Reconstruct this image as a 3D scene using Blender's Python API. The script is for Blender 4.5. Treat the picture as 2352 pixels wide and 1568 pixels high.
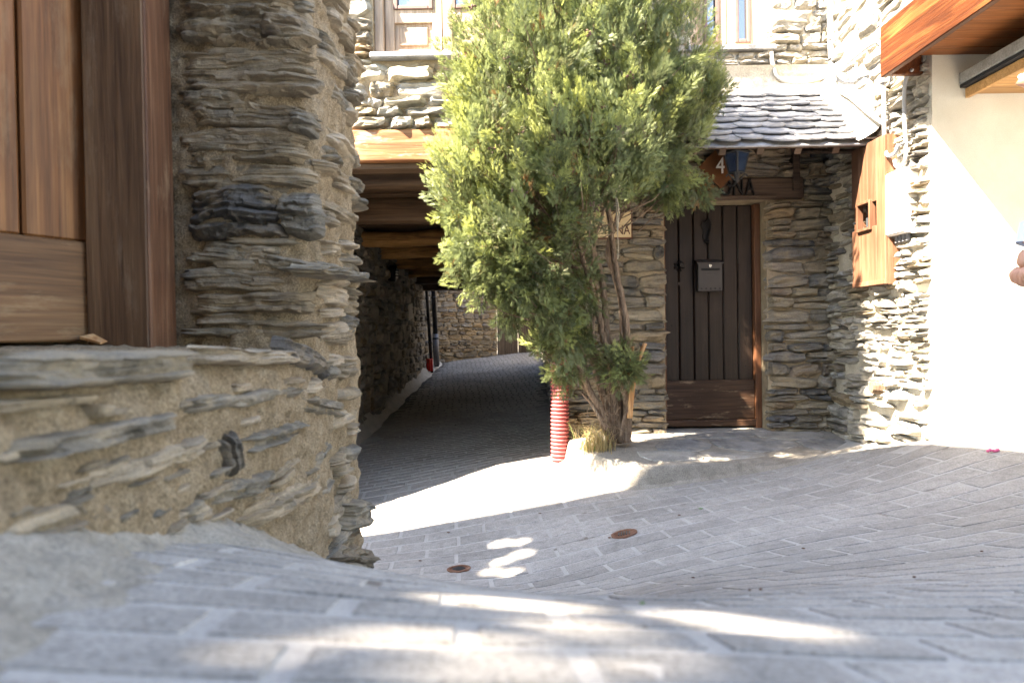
import bpy, bmesh, math, random
import numpy as np
from mathutils import Vector, Matrix

random.seed(7)
rng = np.random.default_rng(7)
scene = bpy.context.scene
for _o in list(bpy.data.objects):
    bpy.data.objects.remove(_o)

# ------------------------------------------------------------------ camera, sky, sun, exposure
PW, PH, FPX = 2352.0, 1568.0, 1568.0          # working picture size; 24 mm lens on 36 mm
PITCH, ROLL = math.radians(0.7), math.radians(0.9)
_f = Vector((0, math.cos(PITCH), -math.sin(PITCH)))
_ul = Vector((0, math.sin(PITCH), math.cos(PITCH)))
_rl = Vector((1, 0, 0))
CR = _rl * math.cos(ROLL) - _ul * math.sin(ROLL)
CU = _rl * math.sin(ROLL) + _ul * math.cos(ROLL)
CF = _f
cam_d = bpy.data.cameras.new('camera')
cam = bpy.data.objects.new('camera', cam_d)
scene.collection.objects.link(cam)
cam.matrix_world = Matrix(((CR.x, CU.x, -CF.x, 0), (CR.y, CU.y, -CF.y, 0), (CR.z, CU.z, -CF.z, 0), (0, 0, 0, 1)))
cam_d.sensor_width = 36
cam_d.lens = 24
cam_d.clip_start = 0.02
cam_d.clip_end = 500
cam_d.dof.use_dof = True
cam_d.dof.focus_distance = 4.6
cam_d.dof.aperture_fstop = 3.2
scene.camera = cam

SUN = Vector((0.76, 0.41, -1.0)).normalized()     # direction the light travels
world = bpy.data.worlds.new('World')
scene.world = world
world.use_nodes = True
wn = world.node_tree
bg = wn.nodes['Background']
sky = wn.nodes.new('ShaderNodeTexSky')
sky.sky_type = 'NISHITA'
sky.sun_disc = False
sky.sun_elevation = math.asin(-SUN.z)
sky.sun_rotation = math.atan2(-SUN.x, -SUN.y)
sky.altitude = 1200
wn.links.new(sky.outputs[0], bg.inputs[0])
bg.inputs[1].default_value = 0.15
sun_d = bpy.data.lights.new('sun', 'SUN')
sun_d.energy = 5.0
sun_d.angle = math.radians(0.53)
sun_d.color = (1.0, 0.96, 0.91)
sun = bpy.data.objects.new('sun', sun_d)
sun.rotation_euler = SUN.to_track_quat('-Z', 'Y').to_euler()
sun.location = (-6, -4, 12)
scene.collection.objects.link(sun)
scene.view_settings.view_transform = 'Standard'
scene.view_settings.look = 'None'
scene.view_settings.gamma = 1
scene.view_settings.exposure = 3.5
scene.view_settings.use_white_balance = True
scene.view_settings.white_balance_temperature = 8000
scene.view_settings.white_balance_tint = 11
scene.render.engine = 'CYCLES'
scene.cycles.use_denoising = True
scene.cycles.max_bounces = 7
scene.cycles.diffuse_bounces = 6
scene.cycles.sample_clamp_indirect = 6

# ------------------------------------------------------------------ picture geometry helpers
def ray(px, py):
    u = (px - PW / 2) / FPX
    v = -(py - PH / 2) / FPX
    return CR * u + CU * v + CF
def atY(px, py, Y):
    d = ray(px, py); return d * (Y / d.y)
def atX(px, py, X):
    d = ray(px, py); return d * (X / d.x)
def proj(p):
    p = Vector(p); z = p.dot(CF)
    if z < 0.05: return None
    return (PW / 2 + FPX * p.dot(CR) / z, PH / 2 - FPX * p.dot(CU) / z, z)

# ------------------------------------------------------------------ noise
def _hash(ix, iy, iz, seed):
    h = (ix * 374761393 + iy * 668265263 + iz * 2147483647 + seed * 974634777) & 0xFFFFFFFF
    h = ((h ^ (h >> 13)) * 1274126177) & 0xFFFFFFFF
    h = ((h ^ (h >> 16)) * 2246822519) & 0xFFFFFFFF
    return ((h ^ (h >> 15)) & 0xFFFFFF) / 16777215.0
def vnoise(P, seed=0):
    P = np.asarray(P, float); f = np.floor(P); t = P - f
    t = t * t * (3 - 2 * t); i = f.astype(np.int64)
    r = 0
    for dx in (0, 1):
        wx = t[..., 0] if dx else 1 - t[..., 0]
        for dy in (0, 1):
            wy = t[..., 1] if dy else 1 - t[..., 1]
            for dz in (0, 1):
                wz = t[..., 2] if dz else 1 - t[..., 2]
                r = r + wx * wy * wz * _hash(i[..., 0] + dx, i[..., 1] + dy, i[..., 2] + dz, seed)
    return r * 2 - 1
def fbm(P, octv=4, seed=0, gain=0.5):
    P = np.asarray(P, float); a = 1.0; s = 0; q = P.copy()
    for k in range(octv):
        s = s + a * vnoise(q, seed + k); q = q * 2.03 + 3.7; a *= gain
    return s

# ------------------------------------------------------------------ object helpers
COL = scene.collection
def mesh_obj(name, verts, faces, material=None, parent=None, smooth=False):
    me = bpy.data.meshes.new(name)
    verts = np.asarray(verts, dtype=float)
    me.from_pydata(verts.tolist() if len(verts) else [], [], faces if isinstance(faces, list) else faces.tolist())
    if smooth: me.polygons.foreach_set('use_smooth', [True] * len(me.polygons))
    if material: me.materials.append(material)
    me.update()
    o = bpy.data.objects.new(name, me)
    COL.objects.link(o)
    if parent: put(o, parent)
    return o
def put(o, parent):
    o.parent = parent
    m = parent.matrix_parent_inverse @ parent.matrix_basis
    if parent.parent is not None:
        m = (parent.parent.matrix_parent_inverse @ parent.parent.matrix_basis) @ m
    o.matrix_parent_inverse = m.inverted()
    return o
def tag(o, label, cat, group=None):
    o['label'] = label; o['category'] = cat
    if group: o['group'] = group
    return o
def kind(o, k):
    o['kind'] = k; return o
def thing(name, loc, label, cat, group=None):
    o = bpy.data.objects.new(name, None)
    o.empty_display_size = 0.1
    o.location = loc
    COL.objects.link(o)
    return tag(o, label, cat, group)

class MB:
    def __init__(s): s.v = []; s.f = []
    def add(s, verts, faces):
        n = len(s.v); s.v.extend([tuple(x) for x in verts]); s.f.extend([tuple(i + n for i in f) for f in faces]); return s
    def box(s, c, size, M=None, ch=0.0):
        hx, hy, hz = size[0] / 2, size[1] / 2, size[2] / 2
        c = Vector(c); M = M or Matrix.Identity(3)
        if ch <= 0:
            pts = [(x * hx, y * hy, z * hz) for x in (-1, 1) for y in (-1, 1) for z in (-1, 1)]
            fs = [(0, 1, 3, 2), (4, 6, 7, 5), (0, 4, 5, 1), (2, 3, 7, 6), (0, 2, 6, 4), (1, 5, 7, 3)]
        else:
            ch = min(ch, hx * .9, hy * .9, hz * .9)
            pts = []; idx = {}
            for sx in (-1, 1):
                for sy in (-1, 1):
                    for sz in (-1, 1):
                        for a in range(3):
                            k = [hx, hy, hz]
                            q = [k[i] - (0 if i == a else ch) for i in range(3)]
                            idx[(sx, sy, sz, a)] = len(pts)
                            pts.append((sx * q[0], sy * q[1], sz * q[2]))
            fs = []
            g = lambda x, y, z, a: idx[(x, y, z, a)]
            for sx in (-1, 1):
                f = [g(sx, -1, -1, 0), g(sx, 1, -1, 0), g(sx, 1, 1, 0), g(sx, -1, 1, 0)]; fs.append(f if sx > 0 else f[::-1])
            for sy in (-1, 1):
                f = [g(-1, sy, -1, 1), g(-1, sy, 1, 1), g(1, sy, 1, 1), g(1, sy, -1, 1)]; fs.append(f if sy > 0 else f[::-1])
            for sz in (-1, 1):
                f = [g(-1, -1, sz, 2), g(1, -1, sz, 2), g(1, 1, sz, 2), g(-1, 1, sz, 2)]; fs.append(f if sz > 0 else f[::-1])
            for a in (-1, 1):
                for b in (-1, 1):
                    f = [g(a, b, -1, 0), g(a, b, -1, 1), g(a, b, 1, 1), g(a, b, 1, 0)]; fs.append(f if a * b < 0 else f[::-1])
                    f = [g(a, -1, b, 0), g(a, 1, b, 0), g(a, 1, b, 2), g(a, -1, b, 2)]; fs.append(f if a * b < 0 else f[::-1])
                    f = [g(-1, a, b, 1), g(-1, a, b, 2), g(1, a, b, 2), g(1, a, b, 1)]; fs.append(f if a * b < 0 else f[::-1])
                    for c3 in (-1, 1):
                        t = [g(a, b, c3, 0), g(a, b, c3, 1), g(a, b, c3, 2)]; fs.append(t if a * b * c3 > 0 else t[::-1])
        return s.add([c + M @ Vector(p) for p in pts], fs)
    def b2(s, lo, hi, ch=0.0):
        return s.box([(a + b) / 2 for a, b in zip(lo, hi)], [abs(b - a) for a, b in zip(lo, hi)], None, ch)
    def tube(s, pts, rad, seg=8, cap=True):
        pts = [Vector(p) for p in pts]; n = len(pts)
        rad = rad if isinstance(rad, (list, tuple)) else [rad] * n
        base = len(s.v); up = None
        for i, p in enumerate(pts):
            t = (pts[min(i + 1, n - 1)] - pts[max(i - 1, 0)]).normalized()
            if up is None:
                up = Vector((0, 0, 1)) if abs(t.z) < .9 else Vector((1, 0, 0))
            a = t.cross(up).normalized(); b = a.cross(t).normalized(); up = b
            for k in range(seg):
                w = 2 * math.pi * k / seg
                s.v.append(tuple(p + a * (math.cos(w) * rad[i]) + b * (math.sin(w) * rad[i])))
        for i in range(n - 1):
            for k in range(seg):
                k2 = (k + 1) % seg
                s.f.append((base + i * seg + k, base + i * seg + k2, base + (i + 1) * seg + k2, base + (i + 1) * seg + k))
        if cap:
            s.f.append(tuple(base + k for k in range(seg))[::-1])
            s.f.append(tuple(base + (n - 1) * seg + k for k in range(seg)))
        return s
    def prism(s, poly, z0, z1, M=None, o=(0, 0, 0)):
        o = Vector(o); M = M or Matrix.Identity(3); n = len(poly)
        vs = [o + M @ Vector((x, y, z0)) for x, y in poly] + [o + M @ Vector((x, y, z1)) for x, y in poly]
        fs = [tuple(range(n))[::-1], tuple(range(n, 2 * n))] + [(i, (i + 1) % n, n + (i + 1) % n, n + i) for i in range(n)]
        return s.add(vs, fs)
    def build(s, name, m, parent=None, smooth=False):
        return mesh_obj(name, s.v, s.f, m, parent, smooth)

def smooth_path(pts, n=6):
    pts = [Vector(p) for p in pts]; out = []
    for i in range(len(pts) - 1):
        p0 = pts[max(i - 1, 0)]; p1 = pts[i]; p2 = pts[i + 1]; p3 = pts[min(i + 2, len(pts) - 1)]
        for k in range(n):
            t = k / n
            out.append(0.5 * ((2 * p1) + (p2 - p0) * t + (2 * p0 - 5 * p1 + 4 * p2 - p3) * t * t + (3 * p1 - p0 - 3 * p2 + p3) * t ** 3))
    out.append(pts[-1]); return out
def grid_faces(nx, ny):
    i = np.arange(nx - 1)[:, None]; j = np.arange(ny - 1)[None, :]
    a = i * ny + j
    return np.stack([a, a + ny, a + ny + 1, a + 1], -1).reshape(-1, 4)

# ------------------------------------------------------------------ materials
def node_mat(name):
    m = bpy.data.materials.new(name); m.use_nodes = True
    return m, m.node_tree.nodes, m.node_tree.links, m.node_tree.nodes['Principled BSDF']
def _ramp(N, stops, interp='LINEAR'):
    r = N.new('ShaderNodeValToRGB'); cr = r.color_ramp; cr.interpolation = interp
    while len(cr.elements) < len(stops): cr.elements.new(0.5)
    for e, (p, c) in zip(cr.elements, stops):
        e.position = p; e.color = (c[0], c[1], c[2], 1) if not isinstance(c, float) else (c, c, c, 1)
    return r
def _pos(N, L, sc, obj=False):
    g = N.new('ShaderNodeNewGeometry'); mp = N.new('ShaderNodeMapping')
    if obj:
        g = N.new('ShaderNodeTexCoord'); L.new(g.outputs['Object'], mp.inputs[0])
    else: L.new(g.outputs['Position'], mp.inputs[0])
    mp.inputs['Scale'].default_value = sc
    return mp.outputs[0]
def _noise(N, L, vec, scale, detail=6, rough=0.55, dist=0.0):
    n = N.new('ShaderNodeTexNoise'); L.new(vec, n.inputs['Vector'])
    n.inputs['Scale'].default_value = scale; n.inputs['Detail'].default_value = detail
    n.inputs['Roughness'].default_value = rough; n.inputs['Distortion'].default_value = dist
    return n.outputs['Fac']
def _mix(N, L, a, b, fac, mode='MIX'):
    m = N.new('ShaderNodeMix'); m.data_type = 'RGBA'; m.blend_type = mode
    for s_, v in ((6, a), (7, b), (0, fac)):
        if hasattr(v, 'links'): L.new(v, m.inputs[s_])
        elif s_ == 0: m.inputs[0].default_value = v
        else: m.inputs[s_].default_value = (v[0], v[1], v[2], 1)
    return m.outputs[2]
def _bump(N, L, h, bsdf, dist, strength=1.0, prev=None):
    b = N.new('ShaderNodeBump'); L.new(h, b.inputs['Height'])
    b.inputs['Distance'].default_value = dist; b.inputs['Strength'].default_value = strength
    if prev is not None: L.new(prev, b.inputs['Normal'])
    L.new(b.outputs[0], bsdf.inputs['Normal']); return b.outputs[0]
def _rand(N, L):
    oi = N.new('ShaderNodeObjectInfo'); g = N.new('ShaderNodeNewGeometry')
    a = N.new('ShaderNodeMath'); a.operation = 'ADD'; L.new(oi.outputs['Random'], a.inputs[0]); L.new(g.outputs['Random Per Island'], a.inputs[1])
    f = N.new('ShaderNodeMath'); f.operation = 'FRACT'; L.new(a.outputs[0], f.inputs[0]); return f.outputs[0]

def stone_mat(name, pal, dust, dust_amt=0.5, strata=26.0, bump=0.012, fine=70.0):
    m, N, L, B = node_mat(name)
    r = _rand(N, L)
    base = _ramp(N, [((i + 0.5) / len(pal), c) for i, c in enumerate(pal)]); L.new(r, base.inputs[0])
    v = _pos(N, L, (5, 5, strata)); n1 = _noise(N, L, v, 1.0, 6, 0.62, 0.6)
    v2 = _pos(N, L, (1, 1, 1)); n2 = _noise(N, L, v2, fine, 5, 0.6); n3 = _noise(N, L, v2, 7.0, 5, 0.65)
    k = _ramp(N, [(0.25, 0.42), (0.5, 0.95), (0.75, 1.5)]); L.new(n1, k.inputs[0])
    c = _mix(N, L, base.outputs[0], k.outputs[0], 1.0, 'MULTIPLY')
    k2 = _ramp(N, [(0.3, 0.7), (0.7, 1.25)]); L.new(n2, k2.inputs[0])
    c = _mix(N, L, c, k2.outputs[0], 0.8, 'MULTIPLY')
    d = _ramp(N, [(0.46, 0.0), (0.62, 1.0)]); L.new(n3, d.inputs[0])
    dm = N.new('ShaderNodeMath'); dm.operation = 'MULTIPLY'; L.new(d.outputs[0], dm.inputs[0]); dm.inputs[1].default_value = dust_amt
    c = _mix(N, L, c, dust, dm.outputs[0])
    L.new(c, B.inputs['Base Color']); B.inputs['Roughness'].default_value = 0.85
    B.inputs['Specular IOR Level'].default_value = 0.3
    b1 = _bump(N, L, n1, B, bump); _bump(N, L, n2, B, bump * 0.25, 1.0, b1)
    return m
def rough_mat(name, stops, scale=6.0, fine=90.0, bump=0.006, rough=0.9, fine_lo=0.75, fine_hi=1.2, sc=(1, 1, 1), spec=0.25):
    m, N, L, B = node_mat(name)
    v = _pos(N, L, sc); n1 = _noise(N, L, v, scale, 6, 0.62); n2 = _noise(N, L, v, fine, 4, 0.65)
    a = _ramp(N, stops); L.new(n1, a.inputs[0])
    k = _ramp(N, [(0.3, fine_lo), (0.7, fine_hi)]); L.new(n2, k.inputs[0])
    L.new(_mix(N, L, a.outputs[0], k.outputs[0], 1.0, 'MULTIPLY'), B.inputs['Base Color'])
    B.inputs['Roughness'].default_value = rough; B.inputs['Specular IOR Level'].default_value = spec
    b1 = _bump(N, L, n1, B, bump); _bump(N, L, n2, B, bump * 0.4, 1.0, b1)
    return m
def wood_mat(name, cols, axis='Z', scale=1.0, rough=0.6, bump=0.003, wear=None, wear_amt=0.0, spec=0.3, long=1.2, cross=26.0, obj=False):
    m, N, L, B = node_mat(name)
    s = [cross * scale] * 3; s['XYZ'.index(axis)] = long * scale
    v = _pos(N, L, tuple(s), obj); n1 = _noise(N, L, v, 1.0, 5, 0.6, 1.2)
    s2 = [120.0] * 3; s2['XYZ'.index(axis)] = 4.0
    n2 = _noise(N, L, _pos(N, L, tuple(s2), obj), 1.0, 4, 0.6)
    n3 = _noise(N, L, _pos(N, L, (1, 1, 1), obj), 2.2, 4, 0.5)
    a = _ramp(N, [(0.3, cols[0]), (0.5, cols[1]), (0.7, cols[2])]); L.new(n1, a.inputs[0])
    k = _ramp(N, [(0.3, 0.72), (0.7, 1.2)]); L.new(n2, k.inputs[0])
    c = _mix(N, L, a.outputs[0], k.outputs[0], 1.0, 'MULTIPLY')
    k3 = _ramp(N, [(0.3, 0.75), (0.7, 1.2)]); L.new(n3, k3.inputs[0])
    c = _mix(N, L, c, k3.outputs[0], 1.0, 'MULTIPLY')
    rr = _rand(N, L); k4 = _ramp(N, [(0.0, 0.78), (1.0, 1.15)]); L.new(rr, k4.inputs[0])
    c = _mix(N, L, c, k4.outputs[0], 1.0, 'MULTIPLY')
    if wear:
        s4 = [9.0] * 3; s4['XYZ'.index(axis)] = 2.2
        n4 = _noise(N, L, _pos(N, L, tuple(s4), obj), 1.6, 10, 0.72)
        w = _ramp(N, [(0.56, 0.0), (0.66, 1.0)]); L.new(n4, w.inputs[0])
        wm = N.new('ShaderNodeMath'); wm.operation = 'MULTIPLY'; L.new(w.outputs[0], wm.inputs[0]); wm.inputs[1].default_value = wear_amt
        c = _mix(N, L, c, wear, wm.outputs[0])
    L.new(c, B.inputs['Base Color']); B.inputs['Roughness'].default_value = rough; B.inputs['Specular IOR Level'].default_value = spec
    b1 = _bump(N, L, n1, B, bump); _bump(N, L, n2, B, bump * 0.4, 1.0, b1)
    return m
def plain_mat(name, col, rough=0.5, metal=0.0, spec=0.4, var=0.12):
    m, N, L, B = node_mat(name)
    n = _noise(N, L, _pos(N, L, (1, 1, 1)), 24.0, 6, 0.6)
    k = _ramp(N, [(0.3, 1 - var), (0.7, 1 + var)]); L.new(n, k.inputs[0])
    L.new(_mix(N, L, col, k.outputs[0], 1.0, 'MULTIPLY'), B.inputs['Base Color'])
    B.inputs['Roughness'].default_value = rough; B.inputs['Metallic'].default_value = metal; B.inputs['Specular IOR Level'].default_value = spec
    _bump(N, L, n, B, 0.001)
    return m

GREYPAL = [(.09, .088, .085), (.17, .15, .12), (.24, .20, .14), (.13, .13, .13), (.26, .195, .12), (.19, .165, .13), (.28, .235, .17), (.115, .115, .12), (.21, .145, .085), (.22, .20, .17)]
M = {}
M['stone'] = stone_mat('schist stone', GREYPAL, (.30, .24, .155), 0.5, 40.0, 0.016)
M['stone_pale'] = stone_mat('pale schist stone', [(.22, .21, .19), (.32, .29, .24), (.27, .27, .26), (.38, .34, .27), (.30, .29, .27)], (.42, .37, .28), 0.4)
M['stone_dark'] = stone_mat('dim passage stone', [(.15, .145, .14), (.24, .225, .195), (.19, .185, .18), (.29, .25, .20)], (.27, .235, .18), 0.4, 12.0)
M['near_stone'] = stone_mat('tan layered schist', [(.21, .165, .115), (.18, .15, .11), (.24, .19, .135), (.15, .13, .10), (.22, .175, .12)], (.33, .265, .185), 0.85, 75.0, 0.014, 160.0)
M['near_grey'] = stone_mat('grey layered schist', [(.155, .14, .115), (.195, .17, .135), (.13, .122, .108), (.21, .18, .14)], (.33, .27, .19), 0.7, 75.0, 0.014, 160.0)
M['near_dark'] = stone_mat('dark blue schist', [(.05, .048, .048), (.065, .062, .06), (.085, .078, .072)], (.28, .22, .15), 0.55, 60.0, 0.012, 160.0)
M['near_pale'] = stone_mat('pale buff schist', [(.31, .25, .18), (.28, .235, .18), (.35, .29, .22)], (.35, .275, .18), 0.45, 60.0, 0.012, 160.0)
M['mortar'] = rough_mat('sandy lime mortar', [(.3, (.21, .165, .105)), (.5, (.29, .23, .155)), (.72, (.37, .305, .21))], 9.0, 130.0, 0.012)
M['mortar_near'] = rough_mat('coarse sandy mortar', [(.28, (.175, .128, .080)), (.45, (.27, .203, .130)), (.6, (.32, .248, .165)), (.75, (.40, .325, .23))], 22.0, 190.0, 0.016, 0.95, 0.42, 1.4)
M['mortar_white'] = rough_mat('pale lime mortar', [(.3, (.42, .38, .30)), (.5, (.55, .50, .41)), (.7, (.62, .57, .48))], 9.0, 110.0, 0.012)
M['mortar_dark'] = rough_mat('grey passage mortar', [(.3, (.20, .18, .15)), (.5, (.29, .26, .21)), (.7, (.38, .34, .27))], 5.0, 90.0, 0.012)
M['render'] = rough_mat('cream rendered plaster', [(.3, (.60, .57, .48)), (.6, (.68, .65, .56)), (.8, (.72, .69, .60))], 3.0, 140.0, 0.003, 0.9, .92, 1.06)
M['concrete'] = rough_mat('pale cement', [(.3, (.36, .345, .315)), (.5, (.45, .435, .40)), (.7, (.52, .50, .465))], 7.0, 120.0, 0.005)
M['apron'] = rough_mat('gritty grey cement', [(.28, (.20, .18, .15)), (.5, (.275, .25, .212)), (.72, (.35, .32, .275))], 10.0, 150.0, 0.008, 0.95, 0.6, 1.25)
M['slate'] = stone_mat('grey roof slate', [(.20, .205, .22), (.26, .265, .28), (.23, .23, .235), (.30, .30, .30)], (.36, .34, .30), 0.25, 8.0, 0.003, 90.0)
M['flag'] = stone_mat('grey flagstone', [(.20, .20, .20), (.26, .25, .235), (.30, .285, .26)], (.36, .33, .27), 0.55, 9.0, 0.003, 90.0)
M['wood_near'] = wood_mat('worn brown door boards', [(.085, .032, .010), (.17, .066, .022), (.24, .105, .038)], 'Z', 1.0, 0.55, 0.0025, (.34, .22, .12), 0.22, obj=True)
M['wood_rail'] = wood_mat('scuffed brown rail', [(.095, .043, .018), (.15, .072, .030), (.20, .105, .048)], 'X', 1.0, 0.6, 0.0025, (.36, .25, .14), 0.35, obj=True)
M['wood_post'] = wood_mat('weathered dark post', [(.065, .034, .019), (.115, .06, .032), (.165, .095, .052)], 'Z', 1.0, 0.65, 0.003, (.24, .18, .13), 0.35)
M['wood_postred'] = wood_mat('reddish post side', [(.105, .045, .023), (.165, .073, .038), (.23, .115, .064)], 'Z', 1.2, 0.6, 0.003, (.42, .28, .17), 0.35)
M['wood_beam'] = wood_mat('orange stained beam', [(.16, .055, .02), (.30, .125, .05), (.44, .25, .13)], 'X', 1.0, 0.5, 0.004, (.48, .40, .32), 0.5, cross=18.0)
M['wood_joist'] = wood_mat('rough brown joist', [(.13, .06, .02), (.40, .20, .065), (.58, .33, .125)], 'X', 0.8, 0.7, 0.012, (.05, .03, .015), 0.5, cross=14.0)
M['wood_joistdark'] = wood_mat('dark stained joist', [(.045, .026, .015), (.085, .048, .026), (.13, .08, .046)], 'X', 0.8, 0.6, 0.006)
M['wood_door'] = wood_mat('dark brown door planks', [(.014, .0085, .0062), (.023, .0135, .0095), (.033, .020, .0145)], 'Z', 1.0, 0.45, 0.0015, (.12, .085, .06), 0.15)
M['wood_doorbot'] = wood_mat('flaking brown kickboard', [(.03, .014, .008), (.055, .027, .015), (.085, .044, .026)], 'X', 1.0, 0.5, 0.003, (.26, .19, .13), 0.75, cross=40.0)
M['wood_frame'] = wood_mat('red brown door frame', [(.09, .035, .015), (.15, .06, .028), (.20, .09, .045)], 'Z', 1.0, 0.55, 0.002)
M['wood_lintel'] = wood_mat('dark old lintel', [(.038, .024, .017), (.065, .042, .030), (.10, .067, .048)], 'X', 1.0, 0.6, 0.006)
M['wood_win'] = wood_mat('faded brown window wood', [(.34, .24, .17), (.42, .31, .23), (.50, .38, .29)], 'Z', 1.0, 0.6, 0.0015)
M['wood_windark'] = plain_mat('mauve brown bead', (.15, .095, .085), 0.5)
M['wood_fascia'] = wood_mat('red stained fascia', [(.06, .016, .006), (.115, .032, .010), (.25, .095, .03)], 'Y', 1.0, 0.45, 0.004, cross=17.0, long=1.3)
M['wood_soffit'] = wood_mat('orange soffit boards', [(.17, .055, .017), (.23, .078, .024), (.28, .105, .035)], 'X', 1.0, 0.5, 0.001)
M['wood_cabinet'] = wood_mat('varnished cabinet wood', [(.135, .062, .037), (.18, .087, .052), (.24, .125, .078)], 'Z', 1.0, 0.4, 0.001)
M['wood_canopy'] = wood_mat('honey canopy boards', [(.34, .17, .06), (.44, .235, .09), (.52, .30, .13)], 'X', 1.0, 0.45, 0.001)
M['wood_gate'] = wood_mat('dark gate boards', [(.045, .032, .024), (.075, .055, .042), (.10, .078, .06)], 'Z', 0.7, 0.6, 0.003)
M['cut_wood'] = wood_mat('fresh cut wood', [(.45, .20, .08), (.58, .30, .13), (.66, .40, .20)], 'Z', 1.0, 0.7, 0.002)
M['bark'] = wood_mat('peeling cypress bark', [(.085, .055, .038), (.19, .13, .09), (.32, .24, .17)], 'Z', 1.0, 0.85, 0.006, cross=60.0, long=5.0)
M['iron'] = plain_mat('black iron', (.012, .012, .013), 0.45, 0.6)
M['iron_grey'] = plain_mat('painted grey iron', (.05, .055, .06), 0.5, 0.3)
M['mailbox'] = plain_mat('brown grey painted steel', (.045, .039, .037), 0.45, 0.0, 0.4, 0.05)
M['chrome'] = plain_mat('bright metal', (.75, .75, .75), 0.2, 1.0)
M['black'] = plain_mat('black opening', (.008, .008, .008), 0.8)
M['red_pipe'] = plain_mat('faded red plastic pipe', (.36, .085, .085), 0.6, 0, 0.3, 0.28)
M['red'] = plain_mat('bright red plastic', (.60, .03, .025), 0.4)
M['black_pipe'] = plain_mat('black drain pipe', (.012, .012, .014), 0.35)
M['grey_pipe'] = plain_mat('grey drain pipe', (.16, .16, .17), 0.5)
M['white_paint'] = plain_mat('white enamel', (.80, .79, .76), 0.5, 0, 0.4, 0.05)
M['cable'] = plain_mat('grey white cable sheath', (.42, .42, .42), 0.5)
M['tile'] = plain_mat('cream glazed tile', (.66, .50, .30), 0.25, 0, 0.5, 0.05)
M['tile_brown'] = plain_mat('brown glaze', (.11, .045, .03), 0.3)
M['sign_brown'] = plain_mat('orange brown enamel', (.13, .05, .017), 0.4)
M['rust'] = rough_mat('rusted iron cover', [(.3, (.10, .045, .025)), (.5, (.17, .085, .055)), (.7, (.26, .15, .10))], 18.0, 150.0, 0.003)
M['felt'] = plain_mat('black roofing felt', (.02, .02, .022), 0.9)
M['slab_grey'] = rough_mat('weathered grey slab edge', [(.3, (.22, .22, .21)), (.6, (.34, .34, .33)), (.8, (.42, .40, .36))], 12.0, 90.0, 0.006)
M['rope'] = rough_mat('pale twine', [(.3, (.40, .33, .24)), (.7, (.58, .50, .39))], 60.0, 200.0, 0.002)
M['roof_old'] = rough_mat('old roof covering', [(.3, (.10, .10, .10)), (.7, (.18, .175, .17))], 5.0, 60.0, 0.004)
M['pink'] = plain_mat('pink wrapper', (.65, .10, .22), 0.4)
M['leaf_dry'] = plain_mat('dry brown leaf', (.10, .045, .025), 0.8)
M['leaf_green'] = plain_mat('fallen green sprig', (.12, .20, .08), 0.7)
M['cone'] = plain_mat('purple brown seed cone', (.13, .075, .065), 0.8)
def glass_mat(name, tint, rough=0.02):
    m, N, L, B = node_mat(name)
    B.inputs['Base Color'].default_value = (*tint, 1); B.inputs['Roughness'].default_value = rough
    B.inputs['Specular IOR Level'].default_value = 1.0; B.inputs['IOR'].default_value = 1.9
    n = _noise(N, L, _pos(N, L, (1, 1, 1)), 1.3, 2, 0.5); _bump(N, L, n, B, 0.004, 0.3)
    return m
M['glass'] = glass_mat('window glass', (.055, .062, .07))
M['lamp_glass'] = glass_mat('blue lantern glass', (.03, .06, .13), 0.15)
def paver_mat(nm='grey concrete paver', gain=1.0):
    m, N, L, B = node_mat(nm)
    r = _rand(N, L)
    base = _ramp(N, [(0, (.268, .256, .240)), (.5, (.298, .286, .268)), (1, (.328, .314, .294))]); L.new(r, base.inputs[0])
    v = _pos(N, L, (1, 1, 1)); n1 = _noise(N, L, v, 140.0, 4, 0.7); n2 = _noise(N, L, v, 1.4, 5, 0.55); n3 = _noise(N, L, v, 420.0, 2, 0.6)
    k = _ramp(N, [(0.32, 0.5), (0.5, 1.0), (0.72, 1.3)]); L.new(n1, k.inputs[0])
    c = _mix(N, L, base.outputs[0], k.outputs[0], 1.0, 'MULTIPLY')
    k2 = _ramp(N, [(0.3, 0.78), (0.5, 1.0), (0.7, 1.12)]); L.new(n2, k2.inputs[0])
    c = _mix(N, L, c, k2.outputs[0], 1.0, 'MULTIPLY')
    n5 = _noise(N, L, v, 18.0, 8, 0.7); k5 = _ramp(N, [(0.32, 0.75), (0.5, 1.0), (0.68, 1.14)]); L.new(n5, k5.inputs[0])
    c = _mix(N, L, c, k5.outputs[0], 1.0, 'MULTIPLY')
    k3 = _ramp(N, [(0.62, 1.0), (0.72, 0.35)]); L.new(n3, k3.inputs[0])
    c = _mix(N, L, c, k3.outputs[0], 0.8, 'MULTIPLY')
    c = _mix(N, L, c, (gain, gain, gain), 1.0, 'MULTIPLY')
    L.new(c, B.inputs['Base Color']); B.inputs['Roughness'].default_value = 0.8; B.inputs['Specular IOR Level'].default_value = 0.3
    _bump(N, L, n1, B, 0.003)
    return m
M['paver'] = paver_mat()
M['paver_worn'] = paver_mat('worn pale paver', 1.10)
M['joint'] = None
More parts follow.
